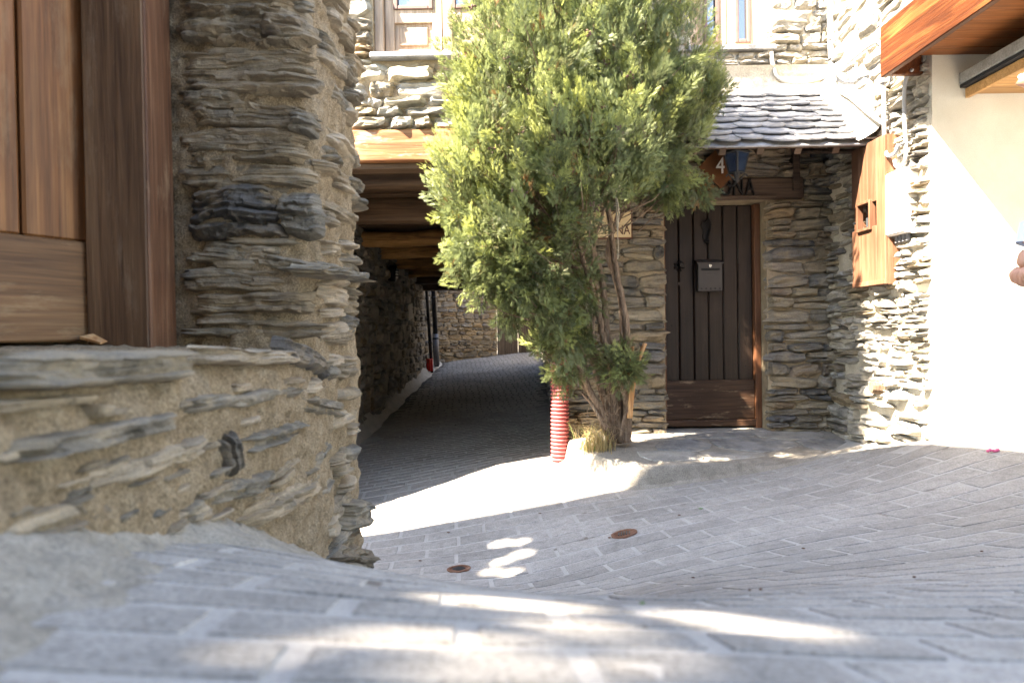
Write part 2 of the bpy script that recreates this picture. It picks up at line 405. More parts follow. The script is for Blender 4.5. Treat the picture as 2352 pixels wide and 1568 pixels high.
def joint_mat():
    m, N, L, B = node_mat('cement jointing')
    v = _pos(N, L, (1, 1, 1)); n1 = _noise(N, L, v, 5.0, 6, 0.6); n2 = _noise(N, L, v, 160.0, 4, 0.65)
    a = _ramp(N, [(.3, (.325, .312, .293)), (.5, (.37, .357, .337)), (.7, (.41, .397, .375))]); L.new(n1, a.inputs[0])
    k = _ramp(N, [(0.3, 0.75), (0.7, 1.15)]); L.new(n2, k.inputs[0])
    c = _mix(N, L, a.outputs[0], k.outputs[0], 1.0, 'MULTIPLY')
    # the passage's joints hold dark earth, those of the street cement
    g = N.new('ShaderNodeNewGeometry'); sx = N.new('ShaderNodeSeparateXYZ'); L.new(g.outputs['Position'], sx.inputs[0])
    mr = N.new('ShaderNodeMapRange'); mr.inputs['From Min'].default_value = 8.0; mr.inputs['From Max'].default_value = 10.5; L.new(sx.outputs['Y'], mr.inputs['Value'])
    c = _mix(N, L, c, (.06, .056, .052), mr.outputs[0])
    n3 = _noise(N, L, v, 3.1, 4, 0.6); d = _ramp(N, [(.64, 0.0), (.70, 1.0)]); L.new(n3, d.inputs[0])
    c = _mix(N, L, c, (.14, .12, .10), d.outputs[0])
    L.new(c, B.inputs['Base Color']); B.inputs['Roughness'].default_value = 0.9
    _bump(N, L, n2, B, 0.003)
    return m
M['joint'] = joint_mat()
def leaf_mat(name, stops, trans=0.35):
    m, N, L, B = node_mat(name)
    at = N.new('ShaderNodeAttribute'); at.attribute_name = 'tone'
    r = _ramp(N, stops); L.new(at.outputs['Fac'], r.inputs[0])
    L.new(r.outputs[0], B.inputs['Base Color']); B.inputs['Roughness'].default_value = 0.5; B.inputs['Specular IOR Level'].default_value = 0.35
    t = N.new('ShaderNodeBsdfTranslucent'); L.new(r.outputs[0], t.inputs[0])
    mx = N.new('ShaderNodeMixShader'); mx.inputs[0].default_value = trans
    L.new(B.outputs[0], mx.inputs[1]); L.new(t.outputs[0], mx.inputs[2])
    L.new(mx.outputs[0], N['Material Output'].inputs[0])
    return m
M['leaf'] = leaf_mat('cypress scale leaves', [(0.0, (.22, .11, .04)), (0.05, (.13, .13, .06)), (0.3, (.12, .15, .075)), (0.6, (.20, .24, .10)), (0.85, (.31, .35, .125)), (1.0, (.40, .43, .13))], .42)
M['grass'] = leaf_mat('dry and green grass', [(0.0, (.55, .42, .22)), (0.55, (.50, .40, .20)), (0.65, (.20, .27, .09)), (1.0, (.14, .23, .07))])

# ================================================================== GROUND
CP = np.array([
    # near ramp along the left house
    (-.60, .80, -.27), (-.60, 1.37, -.405), (-.60, 1.98, -.67), (-.60, 2.86, -1.05), (-1.0, 3.3, -1.22),
    # in front of the camera, over the crest
    (.0, .1, -.24), (.2, .6, -.30), (.0, .95, -.375), (.0, 1.3, -.495), (.0, 2.2, -.93), (.0, 3.5, -1.30), (.5, 2.3, -.87), (.35, .7, -.335), (.75, 3.2, -1.09),
    (1.0, .9, -.41), (.6, 1.3, -.50), (.83, 1.8, -.68), (1.10, 2.4, -.85), (1.32, 2.86, -.93), (1.52, 3.3, -.97), (1.75, 3.8, -.99), (1.93, 4.2, -.995), (2.16, 4.7, -.985), (2.35, 5.1, -.965), (1.4, 1.4, -.53),
    (1.72, 2.4, -.79), (2.15, 2.5, -.74), (2.6, 3.5, -.80), (2.1, 3.3, -.90), (2.0, 1.0, -.47), (3.4, 4.5, -.68), (2.81, 4.51, -.75), (2.81, 5.18, -.885), (2.81, 6.0, -.93),
    # middle of the street
    (.66, 4.0, -1.19), (-.28, 3.9, -1.34), (.82, 5.07, -1.17), (-1.1, 5.0, -1.43), (.39, 5.85, -1.10), (.9, 5.2, -1.15), (-2.0, 5.1, -1.45),
    # the passage climbs away
    (-1.8, 8.1, -1.24), (.42, 8.0, -1.08), (-1.75, 11., -1.01), (.6, 11., -.93), (-1.74, 15.5, -.68), (-.39, 17., -.55), (.5, 18., -.45), (.7, 15.5, -.60),
    # outer anchors
    (-5, -3, -.15), (6, -3, -.2), (6, 2, -.4), (6, 6, -.5), (-6, 5, -1.6), (-6, 12, -1.3), (5, 20, -.3), (-5, 20, -.7), (-2.5, 1., -.3), (3., 10., -.6), (4.0, 2.5, -.58)])
def _tps(r): return np.where(r > 1e-9, r * r * np.log(np.maximum(r, 1e-9)), 0.0)
_n = len(CP)
_A = np.zeros((_n + 3, _n + 3))
_A[:_n, :_n] = _tps(np.linalg.norm(CP[:, None, :2] - CP[None, :, :2], axis=2)) + np.eye(_n) * 0.02
_A[:_n, _n] = 1; _A[:_n, _n + 1:] = CP[:, :2]; _A[_n:, :_n] = _A[:_n, _n:].T
_W = np.linalg.solve(_A, np.concatenate([CP[:, 2], [0, 0, 0]]))
def G(x, y):
    x = np.clip(np.asarray(x, float), -6, 6); y = np.clip(np.asarray(y, float), -3, 20)
    sh = x.shape; xf = x.ravel(); yf = y.ravel(); out = np.empty(xf.size)
    for a in range(0, xf.size, 20000):
        q = np.stack([xf[a:a + 20000], yf[a:a + 20000]], 1)
        r = np.linalg.norm(q[:, None] - CP[None, :, :2], axis=2)
        out[a:a + 20000] = _tps(r) @ _W[:_n] + _W[_n] + q @ _W[_n + 1:]
    return out.reshape(sh)
def g1(x, y): return float(G(np.array([x]), np.array([y]))[0])
def ground_at(px, py):
    d = ray(px, py); t = np.linspace(0.3, 20, 4000)
    h = d.z * t - G(d.x * t, d.y * t)
    i = int(np.argmax(h < 0)) if (h < 0).any() else len(t) - 1
    return d * float(t[i])

def axis_pts(*segs):
    out = []
    for a, b, st in segs: out += list(np.arange(a, b, st))
    return np.array(out + [segs[-1][1]])
gx = axis_pts((-70, -10, 10), (-10, -2.4, .4), (-2.4, 3.6, .06), (3.6, 10, .4), (10, 70, 10))
gy = axis_pts((-70, -5, 6.5), (-5, .2, .2), (.2, 7, .05), (7, 19, .15), (19, 70, 8))
GX, GY = np.meshgrid(gx, gy, indexing='ij')
GZ = G(GX, GY)
near = (np.abs(GX) < 4) & (GY > 0) & (GY < 19)
GZ = GZ + near * 0.002 * fbm(np.stack([GX * 9, GY * 9, GX * 0], -1), 3, 5)
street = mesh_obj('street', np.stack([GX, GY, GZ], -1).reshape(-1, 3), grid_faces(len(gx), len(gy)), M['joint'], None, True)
kind(street, 'structure')

# the step before the door, its outline in plan
STEP = [(.47, 6.05), (.47, 5.75), (.58, 5.45), (.75, 5.18), (.93, 5.04), (1.2, 5.03), (1.6, 5.06), (2.0, 5.10), (2.4, 5.17), (2.84, 5.24), (2.84, 6.05)]
def in_poly(x, y, P):
    c = False; j = len(P) - 1
    for i in range(len(P)):
        if (P[i][1] > y) != (P[j][1] > y) and x < (P[j][0] - P[i][0]) * (y - P[i][1]) / (P[j][1] - P[i][1]) + P[i][0]: c = not c
        j = i
    return c
def paved(x, y):
    if y < 0.25 or y > 17.3: return False
    if y < 2.95 and x < -.62: return False
    if y < 5.0: return -3.0 < x < 6 and not (x > 2.74 and y > 4.45)
    if in_poly(x, y, STEP): return False
    if y < 6.0: return -1.86 < x < 2.7 and not (x > .43 and in_poly(x - .08, y, STEP))
    return -1.86 + (y - 5.1) * .022 + .14 < x < .30 + (y - 6) * .035
ROWA = math.radians(5.0)
RU = np.array([math.cos(ROWA), math.sin(ROWA)]); RV = np.array([-math.sin(ROWA), math.cos(ROWA)])
GAP = 0.015
pav = []
for PL, PWD, zone in ((.25, .106, 0), (.39, .183, 1), (.205, .104, 2)):
    for j in range(-30, 190):
        off = (j % 2) * PL / 2 + random.uniform(-.025, .025)
        for i in range(-40, 60):
            u0 = i * PL + off; v0 = j * PWD
            ang_c = RU * (u0 + PL / 2) + RV * (v0 + PWD / 2)
            lim = 2 if ang_c[1] > 6.02 + .02 * ang_c[0] else (0 if v0 + PWD * .5 < 1.46 else 1)
            if lim == zone and paved(ang_c[0], ang_c[1]): pav.append((u0, v0, ang_c, PL, PWD))
def paver_geo(u0, v0, lift, PL, PWD):
    g = GAP / 2 + random.uniform(-.002, .002)
    us = [u0 + g, u0 + g + .006, u0 + PL * .35, u0 + PL * .65, u0 + PL - g - .006, u0 + PL - g]
    vs = [v0 + g, v0 + g + .005, v0 + PWD - g - .005, v0 + PWD - g]
    tz = random.uniform(-.0008, .0008); sk = random.uniform(-.012, .012); jv = random.uniform(-.0025, .0025)
    pts = []
    for a, u in enumerate(us):
        for b, v in enumerate(vs):
            e = a in (0, 5) or b in (0, 3)
            vv = v + jv + (u - u0 - PL / 2) * sk
            q = RU * u + RV * vv
            pts.append((q[0], q[1], -.008 if e else lift + tz))
    return pts
_f4 = grid_faces(6, 4)[:, ::-1][:, ::-1]
cand = []
for q_ in pav: cand.append(q_)
cz = G(np.array([c[2][0] for c in cand]), np.array([c[2][1] for c in cand]))
scored = []
for (u0, v0, c, PL, PWD), z in zip(cand, cz):
    p = proj((c[0], c[1], z)); s = 0
    if p and -60 < p[0] < PW + 60 and 780 < p[1] < PH + 60:
        s = 1 / p[2] ** 2
        if c[1] > 4.95 and p[0] < 838: s = 0
        if .9 < p[2] and p[1] > 1352 and c[1] > 1.35 and c[0] < .4: s *= 0.0
    elif not (p and -500 < p[0] < PW + 500): s = -1
    scored.append((s, u0, v0, PL, PWD))
scored.sort(reverse=True)
geo_all = []
for k, (s, u0, v0, PL, PWD) in enumerate(scored):
    if s < 0: continue
    geo_all.append((s, v0 < 1.4, paver_geo(u0, v0, (.0028 if v0 > 1.4 else .0022) if v0 < 5.9 else .0035, PL, PWD)))
_flat = np.array([p for _, _w, g in geo_all for p in g])
_flat[:, 2] += G(_flat[:, 0], _flat[:, 1])
_flat = _flat.reshape(-1, 24, 3)
for k in range(min(300, len(_flat))):
    mesh_obj('paver', _flat[k], _f4, M['paver_worn'] if geo_all[k][1] else M['paver'], street)
rest = _flat[300:]
kind(mesh_obj('small_pavers', rest.reshape(-1, 3), (np.arange(len(rest))[:, None, None] * 24 + _f4[None]).reshape(-1, 4), M['paver'], street), 'stuff')

# ================================================================== STONE WALL SYSTEM
def stone_grid(nx, ny, seed, dome=4.0, rough=.10, strat=.10):
    """unit stone: x,y in [-.5,.5], z (outward) about [0,1]"""
    u, v = np.meshgrid(np.linspace(-1, 1, nx), np.linspace(-1, 1, ny), indexing='ij')
    s = seed * 7.31
    P = np.stack([u * 1.3 + s, v * 1.3, u * 0 + s], -1)
    x = u * np.sqrt(1 - .16 * v * v); y = v * np.sqrt(1 - .22 * u * u)
    x = x + .20 * fbm(P * 1.4, 3, seed) * (0.3 + .7 * np.abs(u)); y = y + .30 * fbm(P * 1.5 + 9.1, 3, seed + 5) * (.3 + .7 * np.abs(v))
    tilt = rng.uniform(-.16, .16)
    y = y + x * tilt
    r = np.maximum(np.abs(u), np.abs(v))
    z = 1 - r ** dome * 1.25
    z = z + rough * 2.2 * fbm(P * 1.9 + 4, 3, seed + 11) * (1 - r ** 6) + strat * vnoise(np.stack([u * 1.1 + s, v * 5.0, u * 0], -1), seed + 21) * (1 - r ** 6)
    z = z + rng.uniform(-.25, .25) * v * (1 - r ** 6) + rng.uniform(-.2, .2) * u * (1 - r ** 6)
    return np.stack([x * .5, y * .5, z], -1).reshape(-1, 3)
SNX, SNY = 8, 6
SLIB = [stone_grid(SNX, SNY, 100 + k, rng.uniform(6, 14), .13, .22) for k in range(40)]
SFACE = grid_faces(SNX, SNY)
SMESH = {}
def stone_mesh(k, m):
    if (k, m.name) not in SMESH:
        me = bpy.data.meshes.new('stone'); me.from_pydata(SLIB[k].tolist(), [], SFACE.tolist()); me.materials.append(m)
        me.update(); SMESH[(k, m.name)] = me
    return SMESH[(k, m.name)]
def lay_stones(smax, tmin, tmax, hs, ws, excl, t_of=None, split=.3, seed=1, tend=None):
    R = random.Random(seed); out = []; t = tmin; row = 0
    while t < tmax:
        h = R.uniform(*hs)
        ex = sorted((a - .004, b + .004) for a, b, c, d in excl if c < t + h - .02 and d > t + .02)
        iv = []; cur = 0.0
        for a, b in ex:
            if a > cur: iv.append((cur, min(a, smax)))
            cur = max(cur, b)
        if cur < smax: iv.append((cur, smax))
        for a, b in iv:
            s = a
            while s < b - .02:
                w = R.uniform(*ws) * (0.75 + h / hs[1] * .5)
                if s + w > b - ws[0] * .6: w = b - s
                if w > .03:
                    if h > (hs[0] + hs[1]) * .5 and R.random() < split:
                        q = R.uniform(.35, .65)
                        out.append((s + w / 2, t + h * q / 2, w, h * q, R.uniform(-5, 5)))
                        out.append((s + w / 2, t + h * (1 + q) / 2, w, h * (1 - q), R.uniform(-5, 5)))
                    else: out.append((s + w / 2, t + h / 2, w, h, R.uniform(-4, 4)))
                s += w
        t += h; row += 1
    return out
def wall_stones(wall, O, sdir, smax, tmin, tmax, hs, ws, excl, m, seed, nmax, depth=(.02, .05), drop=0.0, grow=1.06, clip=None, wave=.03, ndir=None, alt=None, altp=0.0):
    """lay rubble stones on a vertical plane; the largest in view become parts, the rest one joined part"""
    O = Vector(O); S = Vector(sdir).normalized(); n = ndir or Vector((S.y, -S.x, 0))
    R = random.Random(seed * 3 + 1)
    items = []
    for s, t, w, h, ang in lay_stones(smax, tmin, tmax, hs, ws, excl, seed=seed):
        if R.random() < drop: continue
        tt = t + wave * float(vnoise(np.array([[s * .9 + seed, t * .6, 1.3]]), seed)[0])
        if clip and not clip(s, tt): continue
        c = O + S * s + Vector((0, 0, tt)) + n * R.uniform(-.012, .006)
        d = R.uniform(*depth)
        a = math.radians(ang)
        sx = S * math.cos(a) + Vector((0, 0, 1)) * math.sin(a); sy = n.cross(sx)
        if sy.z < 0: sy = -sy
        k = R.randrange(len(SLIB)); fl = R.choice((-1, 1))
        sx = sx * fl * w * grow; sy = sy * h * grow; nn = n * d
        if sx.cross(sy).dot(nn) < 0: sx = -sx
        p = proj(c); sc = -1
        if p and -120 < p[0] < PW + 120 and -120 < p[1] < PH + 120: sc = (w * h) / p[2] ** 2
        items.append((sc, k, sx, sy, nn, c, alt if (alt and R.random() < altp) else m))
    items.sort(key=lambda q: -q[0])
    rest = {}
    for i, (sc, k, sx, sy, nn, c, mm) in enumerate(items):
        if i < nmax and sc > 0:
            o = bpy.data.objects.new('stone', stone_mesh(k, mm)); COL.objects.link(o); o.parent = wall
            o.matrix_basis = Matrix(((sx.x, sy.x, nn.x, c.x), (sx.y, sy.y, nn.y, c.y), (sx.z, sy.z, nn.z, c.z), (0, 0, 0, 1)))
        else:
            p = proj(c)
            if p and -700 < p[0] < PW + 700 and -700 < p[1] < PH + 500: rest.setdefault(mm.name, (mm, []))[1].append((k, sx, sy, nn, c))
    for mm, lst in rest.values():
        V = np.concatenate([SLIB[k] @ np.array([sx[:], sy[:], nn[:]]) + np.array(c[:]) for k, sx, sy, nn, c in lst])
        Fq = (np.arange(len(lst))[:, None, None] * (SNX * SNY) + SFACE[None]).reshape(-1, 4)
        kind(mesh_obj('small_stones', V, Fq, mm, wall), 'stuff')
def mortar_sheet(name, O, sdir, smax, tmin, tmax, m, parent, holes=(), thick=.3, step=.06, amp=.012, seed=3):
    """wall body: rough front sheet with openings and real thickness"""
    O = Vector(O); S = Vector(sdir).normalized(); n = Vector((S.y, -S.x, 0))
    def cuts(lo, hi, extra):
        k = max(2, int((hi - lo) / step)); c = set(np.round(np.linspace(lo, hi, k), 4))
        for e in extra:
            if lo < e < hi:
                c = {x for x in c if abs(x - e) > step * .4 or x in (round(lo, 4), round(hi, 4))}; c.add(round(e, 4))
        return sorted(c)
    ss = cuts(0, smax, [h[0] for h in holes] + [h[1] for h in holes]); ts = cuts(tmin, tmax, [h[2] for h in holes] + [h[3] for h in holes])
    sa, ta = np.meshgrid(ss, ts, indexing='ij')
    P = np.array(O[:]) + sa[..., None] * np.array(S[:]) + ta[..., None] * np.array([0, 0, 1.])
    dsp = amp * fbm(P * 6, 4, seed)
    F_ = (P + (dsp[..., None]) * np.array(n[:])).reshape(-1, 3); Bk = (P - thick * np.array(n[:])).reshape(-1, 3)
    nx, ny = len(ss), len(ts); fc = []; solid = np.ones((nx - 1, ny - 1), bool)
    for i in range(nx - 1):
        for j in range(ny - 1):
            cs, ct = (ss[i] + ss[i + 1]) / 2, (ts[j] + ts[j + 1]) / 2
            if any(a < cs < b and c < ct < d for a, b, c, d in holes): solid[i, j] = False
    off = nx * ny
    for i in range(nx - 1):
        for j in range(ny - 1):
            if not solid[i, j]: continue
            a, b, c, d = i * ny + j, (i + 1) * ny + j, (i + 1) * ny + j + 1, i * ny + j + 1
            fc.append((a, b, c, d)); fc.append((d + off, c + off, b + off, a + off))
            if i == 0 or not solid[i - 1, j]: fc.append((a, d, d + off, a + off))
            if i == nx - 2 or not solid[i + 1, j]: fc.append((c, b, b + off, c + off))
            if j == 0 or not solid[i, j - 1]: fc.append((b, a, a + off, b + off))
            if j == ny - 2 or not solid[i, j + 1]: fc.append((d, c, c + off, d + off))
    return mesh_obj(name, np.concatenate([F_, Bk]), fc, m, parent)

def text_mesh(ch, size, depth=.004, sx=1.0):
    cu = bpy.data.curves.new('t', 'FONT'); cu.body = ch; cu.size = size; cu.extrude = depth
    o = bpy.data.objects.new('t', cu); COL.objects.link(o)
    bpy.context.view_layer.update()
    me = bpy.data.meshes.new_from_object(o.evaluated_get(bpy.context.evaluated_depsgraph_get()))
    bpy.data.objects.remove(o)
    co = np.array([v.co[:] for v in me.vertices])
    fs = [tuple(p.vertices) for p in me.polygons]; co[:, 0] *= sx
    return co, fs

# ================================================================== PASSAGE HOUSE (facade Y = 5.1, upper storey over the passage)
YF = 5.1
ph = thing('passage_house', (-2.5, YF, -1.45), 'stone house whose upper storey bridges the dark passage', 'house')
# upper wall: X from -6 to .05
OX = -6.0
wl, wr, wb = atY(858, 100, YF).x, .02, atY(900, 126, YF).z
up_hole = (wl - OX, wr - OX, wb, wb + 2.0)
upw = mortar_sheet('upper_wall', (OX, YF, 0), (1, 0, 0), 6.06, 1.5, 5.6, M['mortar'], ph, [up_hole], .35)
wall_stones(upw, (OX, YF, 0), (1, 0, 0), 6.05, 1.53, 5.5, (.045, .15), (.11, .36), [up_hole, (up_hole[0] - .02, up_hole[1], wb - .06, wb)], M['stone_pale'], 11, 150, (.03, .075), alt=M['stone'], altp=.35)
low = mortar_sheet('lower_wall', (OX, YF, 0), (1, 0, 0), 4.05, -1.9, 1.5, M['mortar'], ph, [], .35)
# beam over the passage, with boards under it
B_ = MB().b2((-5.9, YF - .045, 1.285), (.08, YF + .20, 1.515), .008); fb = B_.build('front_beam', M['wood_beam'], ph)
fb['label'] = 'sunlit orange stained beam'
MB().b2((-5.9, YF + .02, 1.24), (.3, YF + .17, 1.283), .004).build('under_beam', M['wood_joistdark'], ph)
js = [(5.72, 1.225, .26, .2, 'd'), (7.15, 1.165, .27, .22, 'd'), (8.7, 1.12, .20, .2, 'r'), (9.75, 1.085, .17, .18, 'r'), (10.9, 1.05, .19, .2, 'r'), (12.0, 1.0, .17, .2, 'r'), (12.9, .95, .16, .2, 'd'), (13.6, .87, .22, .24, 'd')]
for k, (y, zb, h, w, c) in enumerate(js):
    n = 40; xs = np.linspace(-2.1, .75, n); ring = 12; vs = []
    for i, x in enumerate(xs):
        for q in range(ring):
            a = 2 * math.pi * q / ring + math.pi / ring
            cy, cz_ = math.cos(a), math.sin(a)
            e = .35 if c == 'd' else .7
            yy = math.copysign(abs(cy) ** e, cy) * w / 2; zz = math.copysign(abs(cz_) ** e, cz_) * h / 2
            vs.append((x, y + yy, zb + h / 2 + zz))
    V = np.array(vs); amp = .006 if c == 'd' else .022
    V[:, 1:] += amp * np.stack([fbm(V * (2.2, 5, 5) + k, 3, 40 + k), fbm(V * (2.2, 5, 5) + 7 + k, 3, 60 + k)], -1)
    fq = [(i * ring + q, i * ring + (q + 1) % ring, (i + 1) * ring + (q + 1) % ring, (i + 1) * ring + q) for i in range(n - 1) for q in range(ring)]
    mesh_obj('joist', V, fq, M['wood_joistdark'] if c == 'd' else M['wood_joist'], ph, True)
for k in range(16):
    y0 = YF + .22 + k * .53
    MB().b2((-2.1, y0 + .006, 1.47 - k * .018), (.75, y0 + .524, 1.50 - k * .018), .004).build('ceiling_board', M['wood_joistdark'], ph)
MB().b2((-6, YF + .4, 5.45), (.05, 8.6, 5.6)).build('roof', M['roof_old'], ph)
MB().b2((-6, 8.61, 1.75), (.9, 13.7, 1.85)).build('rear_roof', M['roof_old'], ph)
MB().b2((-.27, YF + .36, 1.52), (.04, 5.98, 5.45)).build('side_wall', M['mortar'], ph)
MB().b2((-6.0, 8.3, 1.86), (.9, 8.6, 5.44)).build('rear_wall', M['mortar_dark'], ph)
# passage wall on the left
LA, LB = Vector((-1.96, YF + .01, 0)), Vector((-1.73, 15.6, 0))
ld = (LB - LA); ll = ld.length
lw = mortar_sheet('passage_wall', LA, ld, ll, -1.9, 2.6, M['mortar_dark'], ph, [], .3, .12, .025)
wall_stones(lw, LA, ld, ll, -1.5, 2.6, (.08, .2), (.14, .34), [], M['stone_dark'], 21, 120, (.02, .05), .12, 1.0, alt=M['stone'], altp=.25)
# the cement fillet along its foot
fs_ = []; n = 60
for i in range(n):
    p = LA + ld * (i / (n - 1)); z = g1(p.x + .1, p.y); wv = .05 * math.sin(i * .7) + .03 * math.sin(i * 1.9)
    for q, (dx, dz) in enumerate(((.0, .14 + wv), (.04, .11 + wv * .8), (.07, .06), (.13 + wv * .4, .015), (.18 + wv * .5, -.03))):
        fs_.append((p.x + dx, p.y, z + dz))
mesh_obj('cement_fillet', fs_, grid_faces(n, 5), M['concrete'], ph, True)
# passage wall on the right
RA, RB = Vector((.80, 17.6, 0)), Vector((.44, 6.3, 0))
rwl = mortar_sheet('passage_wall', RA, RB - RA, (RB - RA).length, -1.6, 2.4, M['mortar_dark'], ph, [], .3, .12, .02)
wall_stones(rwl, RA, RB - RA, (RB - RA).length, -1.3, 2.2, (.08, .2), (.15, .4), [], M['stone_dark'], 22, 40, (.02, .05), .1)

# upper window of the passage house
def window(parent, X0, X1, Zb, Zt, Y, leaves, panel_h, has_panel=True):
    """casement set back in the wall, each leaf with pane, bead and panel"""
    d = Y + .10
    w = thing('window', ((X0 + X1) / 2, d, Zb), '', 'window') if parent is None else None
    par = parent
    for a, b in ((X0, X0 + .07), (X1 - .07, X1)):
        MB().b2((a, d - .06, Zb), (b, d + .06, Zt), .006).build('window_jamb', M['wood_win'], par)
    lw_ = (X1 - X0 - .14) / leaves
    for k in range(leaves):
        a = X0 + .07 + k * lw_; b = a + lw_
        f = MB(); st = .075
        f.b2((a + .003, d - .02, Zb + .01), (a + st, d + .03, Zt), .004); f.b2((b - st, d - .02, Zb + .01), (b - .003, d + .03, Zt), .004)
        f.b2((a + st, d - .019, Zb + .01), (b - st, d + .03, Zb + .07), .003)
        z0 = Zb + .07
        if has_panel:
            f.b2((a + st, d - .019, Zb + .07 + panel_h), (b - st, d + .03, Zb + .17 + panel_h), .003); z0 = Zb + .17 + panel_h
        lf = f.build('window_leaf', M['wood_win'], par)
        if has_panel:
            MB().b2((a + st, d + .004, Zb + .07), (b - st, d + .02, Zb + .07 + panel_h)).build('panel', M['wood_win'], lf)
            MB().b2((a + st + .035, d - .012, Zb + .10), (b - st - .035, d + .006, Zb + .04 + panel_h), .012).build('panel', M['wood_win'], lf)
        bd = MB(); t = .028
        bd.b2((a + st - .006, d - .034, z0 - .004), (a + st + t, d - .002, Zt), .006); bd.b2((b - st - t, d - .034, z0 - .004), (b - st + .006, d - .002, Zt), .006)
        bd.b2((a + st + t, d - .033, z0 - .004), (b - st - t, d - .002, z0 + t), .006)
        bd.build('glazing_bead', M['wood_windark'], lf)
        MB().b2((a + st, d + .004, z0), (b - st, d + .010, Zt)).build('pane', M['glass'], lf)
    MB().b2((X0, d + .35, Zb), (X1, d + .36, Zt)).build('dark_room', M['black'], par)
uw = thing('casement_window', ((wl + wr) / 2, YF + .1, wb), 'faded brown casement window above the orange beam, its glass reflecting sky', 'window')
window(uw, wl, wr, wb, wb + 2.0, YF, 2, .20)
MB().b2((wl - .02, YF - .07, wb - .045), (.04, YF + .10, wb - .002), .008).build('sill', M['slate'], uw)

# ================================================================== END OF THE PASSAGE
EA, EB = atY(985, 835, 15.6), atY(1142, 818, 17.0)
eh = thing('stone_wall', (EA.x, EA.y, -.7), 'rubble stone wall closing the far end of the passage', 'wall')
ed = Vector((EB.x - EA.x, EB.y - EA.y, 0))
ew = mortar_sheet('wall_body', (EA.x, EA.y, 0), ed, ed.length, -1.2, 3.0, M['mortar'], eh, [], .3, .12, .02)
wall_stones(ew, (EA.x, EA.y, 0), ed, ed.length, -.75, 1.7, (.06, .17), (.14, .38), [], M['stone'], 31, 170, (.03, .06))
EC = atY(1330, 800, 18.2)
gt = thing('board_gate', (EB.x, EB.y, -.55), 'dark wooden board gate beside the stone wall beyond the passage', 'gate')
gd = Vector((EC.x - EB.x, EC.y - EB.y, 0)); gl = gd.length; gdn = gd.normalized(); gn = Vector((gdn.y, -gdn.x, 0))
GM = Matrix((gdn, gn, Vector((0, 0, 1)))).transposed()
k = 0; s = .02
while s < gl:
    wdt = .19 if k % 4 != 3 else .07
    MB().box(Vector((EB.x, EB.y, .55)) + gdn * (s + wdt / 2) + gn * (.05 if wdt < .1 else 0), (wdt - .008, .05, 2.6), GM, .004).build('board', M['wood_gate'], gt)
    s += wdt; k += 1
MB().b2((EC.x, EC.y - .4, -1), (EC.x + 2, EC.y + .1, 3)).build('gate_pier', M['mortar_dark'], gt)
MB().b2((EB.x - .6, EC.y + .25, -1), (EC.x + 2, EC.y + .5, 3)).build('yard_wall', M['mortar_dark'], gt)

# ================================================================== DOOR HOUSE (facade Y = 6)
YD = 6.0
dh = thing('porch_house', (1.6, YD, -.9), 'stone house with plank door under a slate porch roof', 'house')
DX0, DX1 = atY(1527, 700, YD).x, atY(1762, 700, YD).x
DZ0, DZ1 = -.90, atY(1640, 462, YD).z
FX = .44; FW = 2.83 - FX
door_hole = (DX0 - FX, DX1 - FX, -1.3, DZ1)
dw = mortar_sheet('front_wall', (FX, YD, 0), (1, 0, 0), FW, -1.35, 2.15, M['mortar'], dh, [door_hole], .35)
LX0, LX1, LZ0, LZ1 = atY(1430, 440, YD).x, atY(1842, 440, YD).x, DZ1, atY(1640, 412, YD).z
wall_stones(dw, (FX, YD, 0), (1, 0, 0), FW, -1.0, 2.1, (.035, .13), (.09, .40), [door_hole, (LX0 - FX, LX1 - FX, LZ0, LZ1)], M['stone'], 41, 280, (.03, .075), .03, 1.12)
ww0, ww1, wwb = atY(1585, 60, YD).x, atY(1768, 60, YD).x, atY(1690, 108, YD).z
whole = (ww0 - .05, ww1 - .05, wwb, wwb + 1.5)
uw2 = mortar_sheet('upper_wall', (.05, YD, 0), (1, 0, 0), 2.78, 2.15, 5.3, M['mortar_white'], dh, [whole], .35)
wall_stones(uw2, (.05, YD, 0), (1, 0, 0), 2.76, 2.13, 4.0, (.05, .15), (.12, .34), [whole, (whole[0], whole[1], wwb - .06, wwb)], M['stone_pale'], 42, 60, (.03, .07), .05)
MB().b2((-.2, YD + .36, 5.2), (6, 12, 5.35)).build('roof', M['roof_old'], dh)
rw = thing('casement_window', ((ww0 + ww1) / 2, YD + .1, wwb), 'faded brown casement window above the slate porch roof', 'window')
window(rw, ww0, ww1, wwb, wwb + 1.5, YD, 2, .2, False)
MB().b2((ww0 - .03, YD - .06, wwb - .05), (ww1 + .04, YD + .10, wwb - .002), .008).build('sill', M['slate'], rw)
# lintel with iron letters
lin = MB().b2((LX0, YD - .05, LZ0 + .003), (LX1, YD + .2, LZ1), .014).build('lintel', M['wood_lintel'], dh)
MB().b2((LX0 + .05, YD - .075, LZ0 + .014), (LX1 - .25, YD - .05, LZ0 + .032), .003).build('ledge', M['wood_lintel'], lin)
lx = atY(1508, 440, YD - .06).x; lz = LZ0 + .036
for ch in 'CA LA TONA':
    if ch == ' ': lx += .045; continue
    co, fs2 = text_mesh(ch, .205, .010, .62)
    w_ = co[:, 0].max() - co[:, 0].min(); co[:, 0] -= co[:, 0].min()
    mesh_obj('letter', [(lx + x, YD - .062 - z, lz + y) for x, y, z in co], [f[::-1] for f in fs2], M['iron'], lin)
    lx += w_ + .019
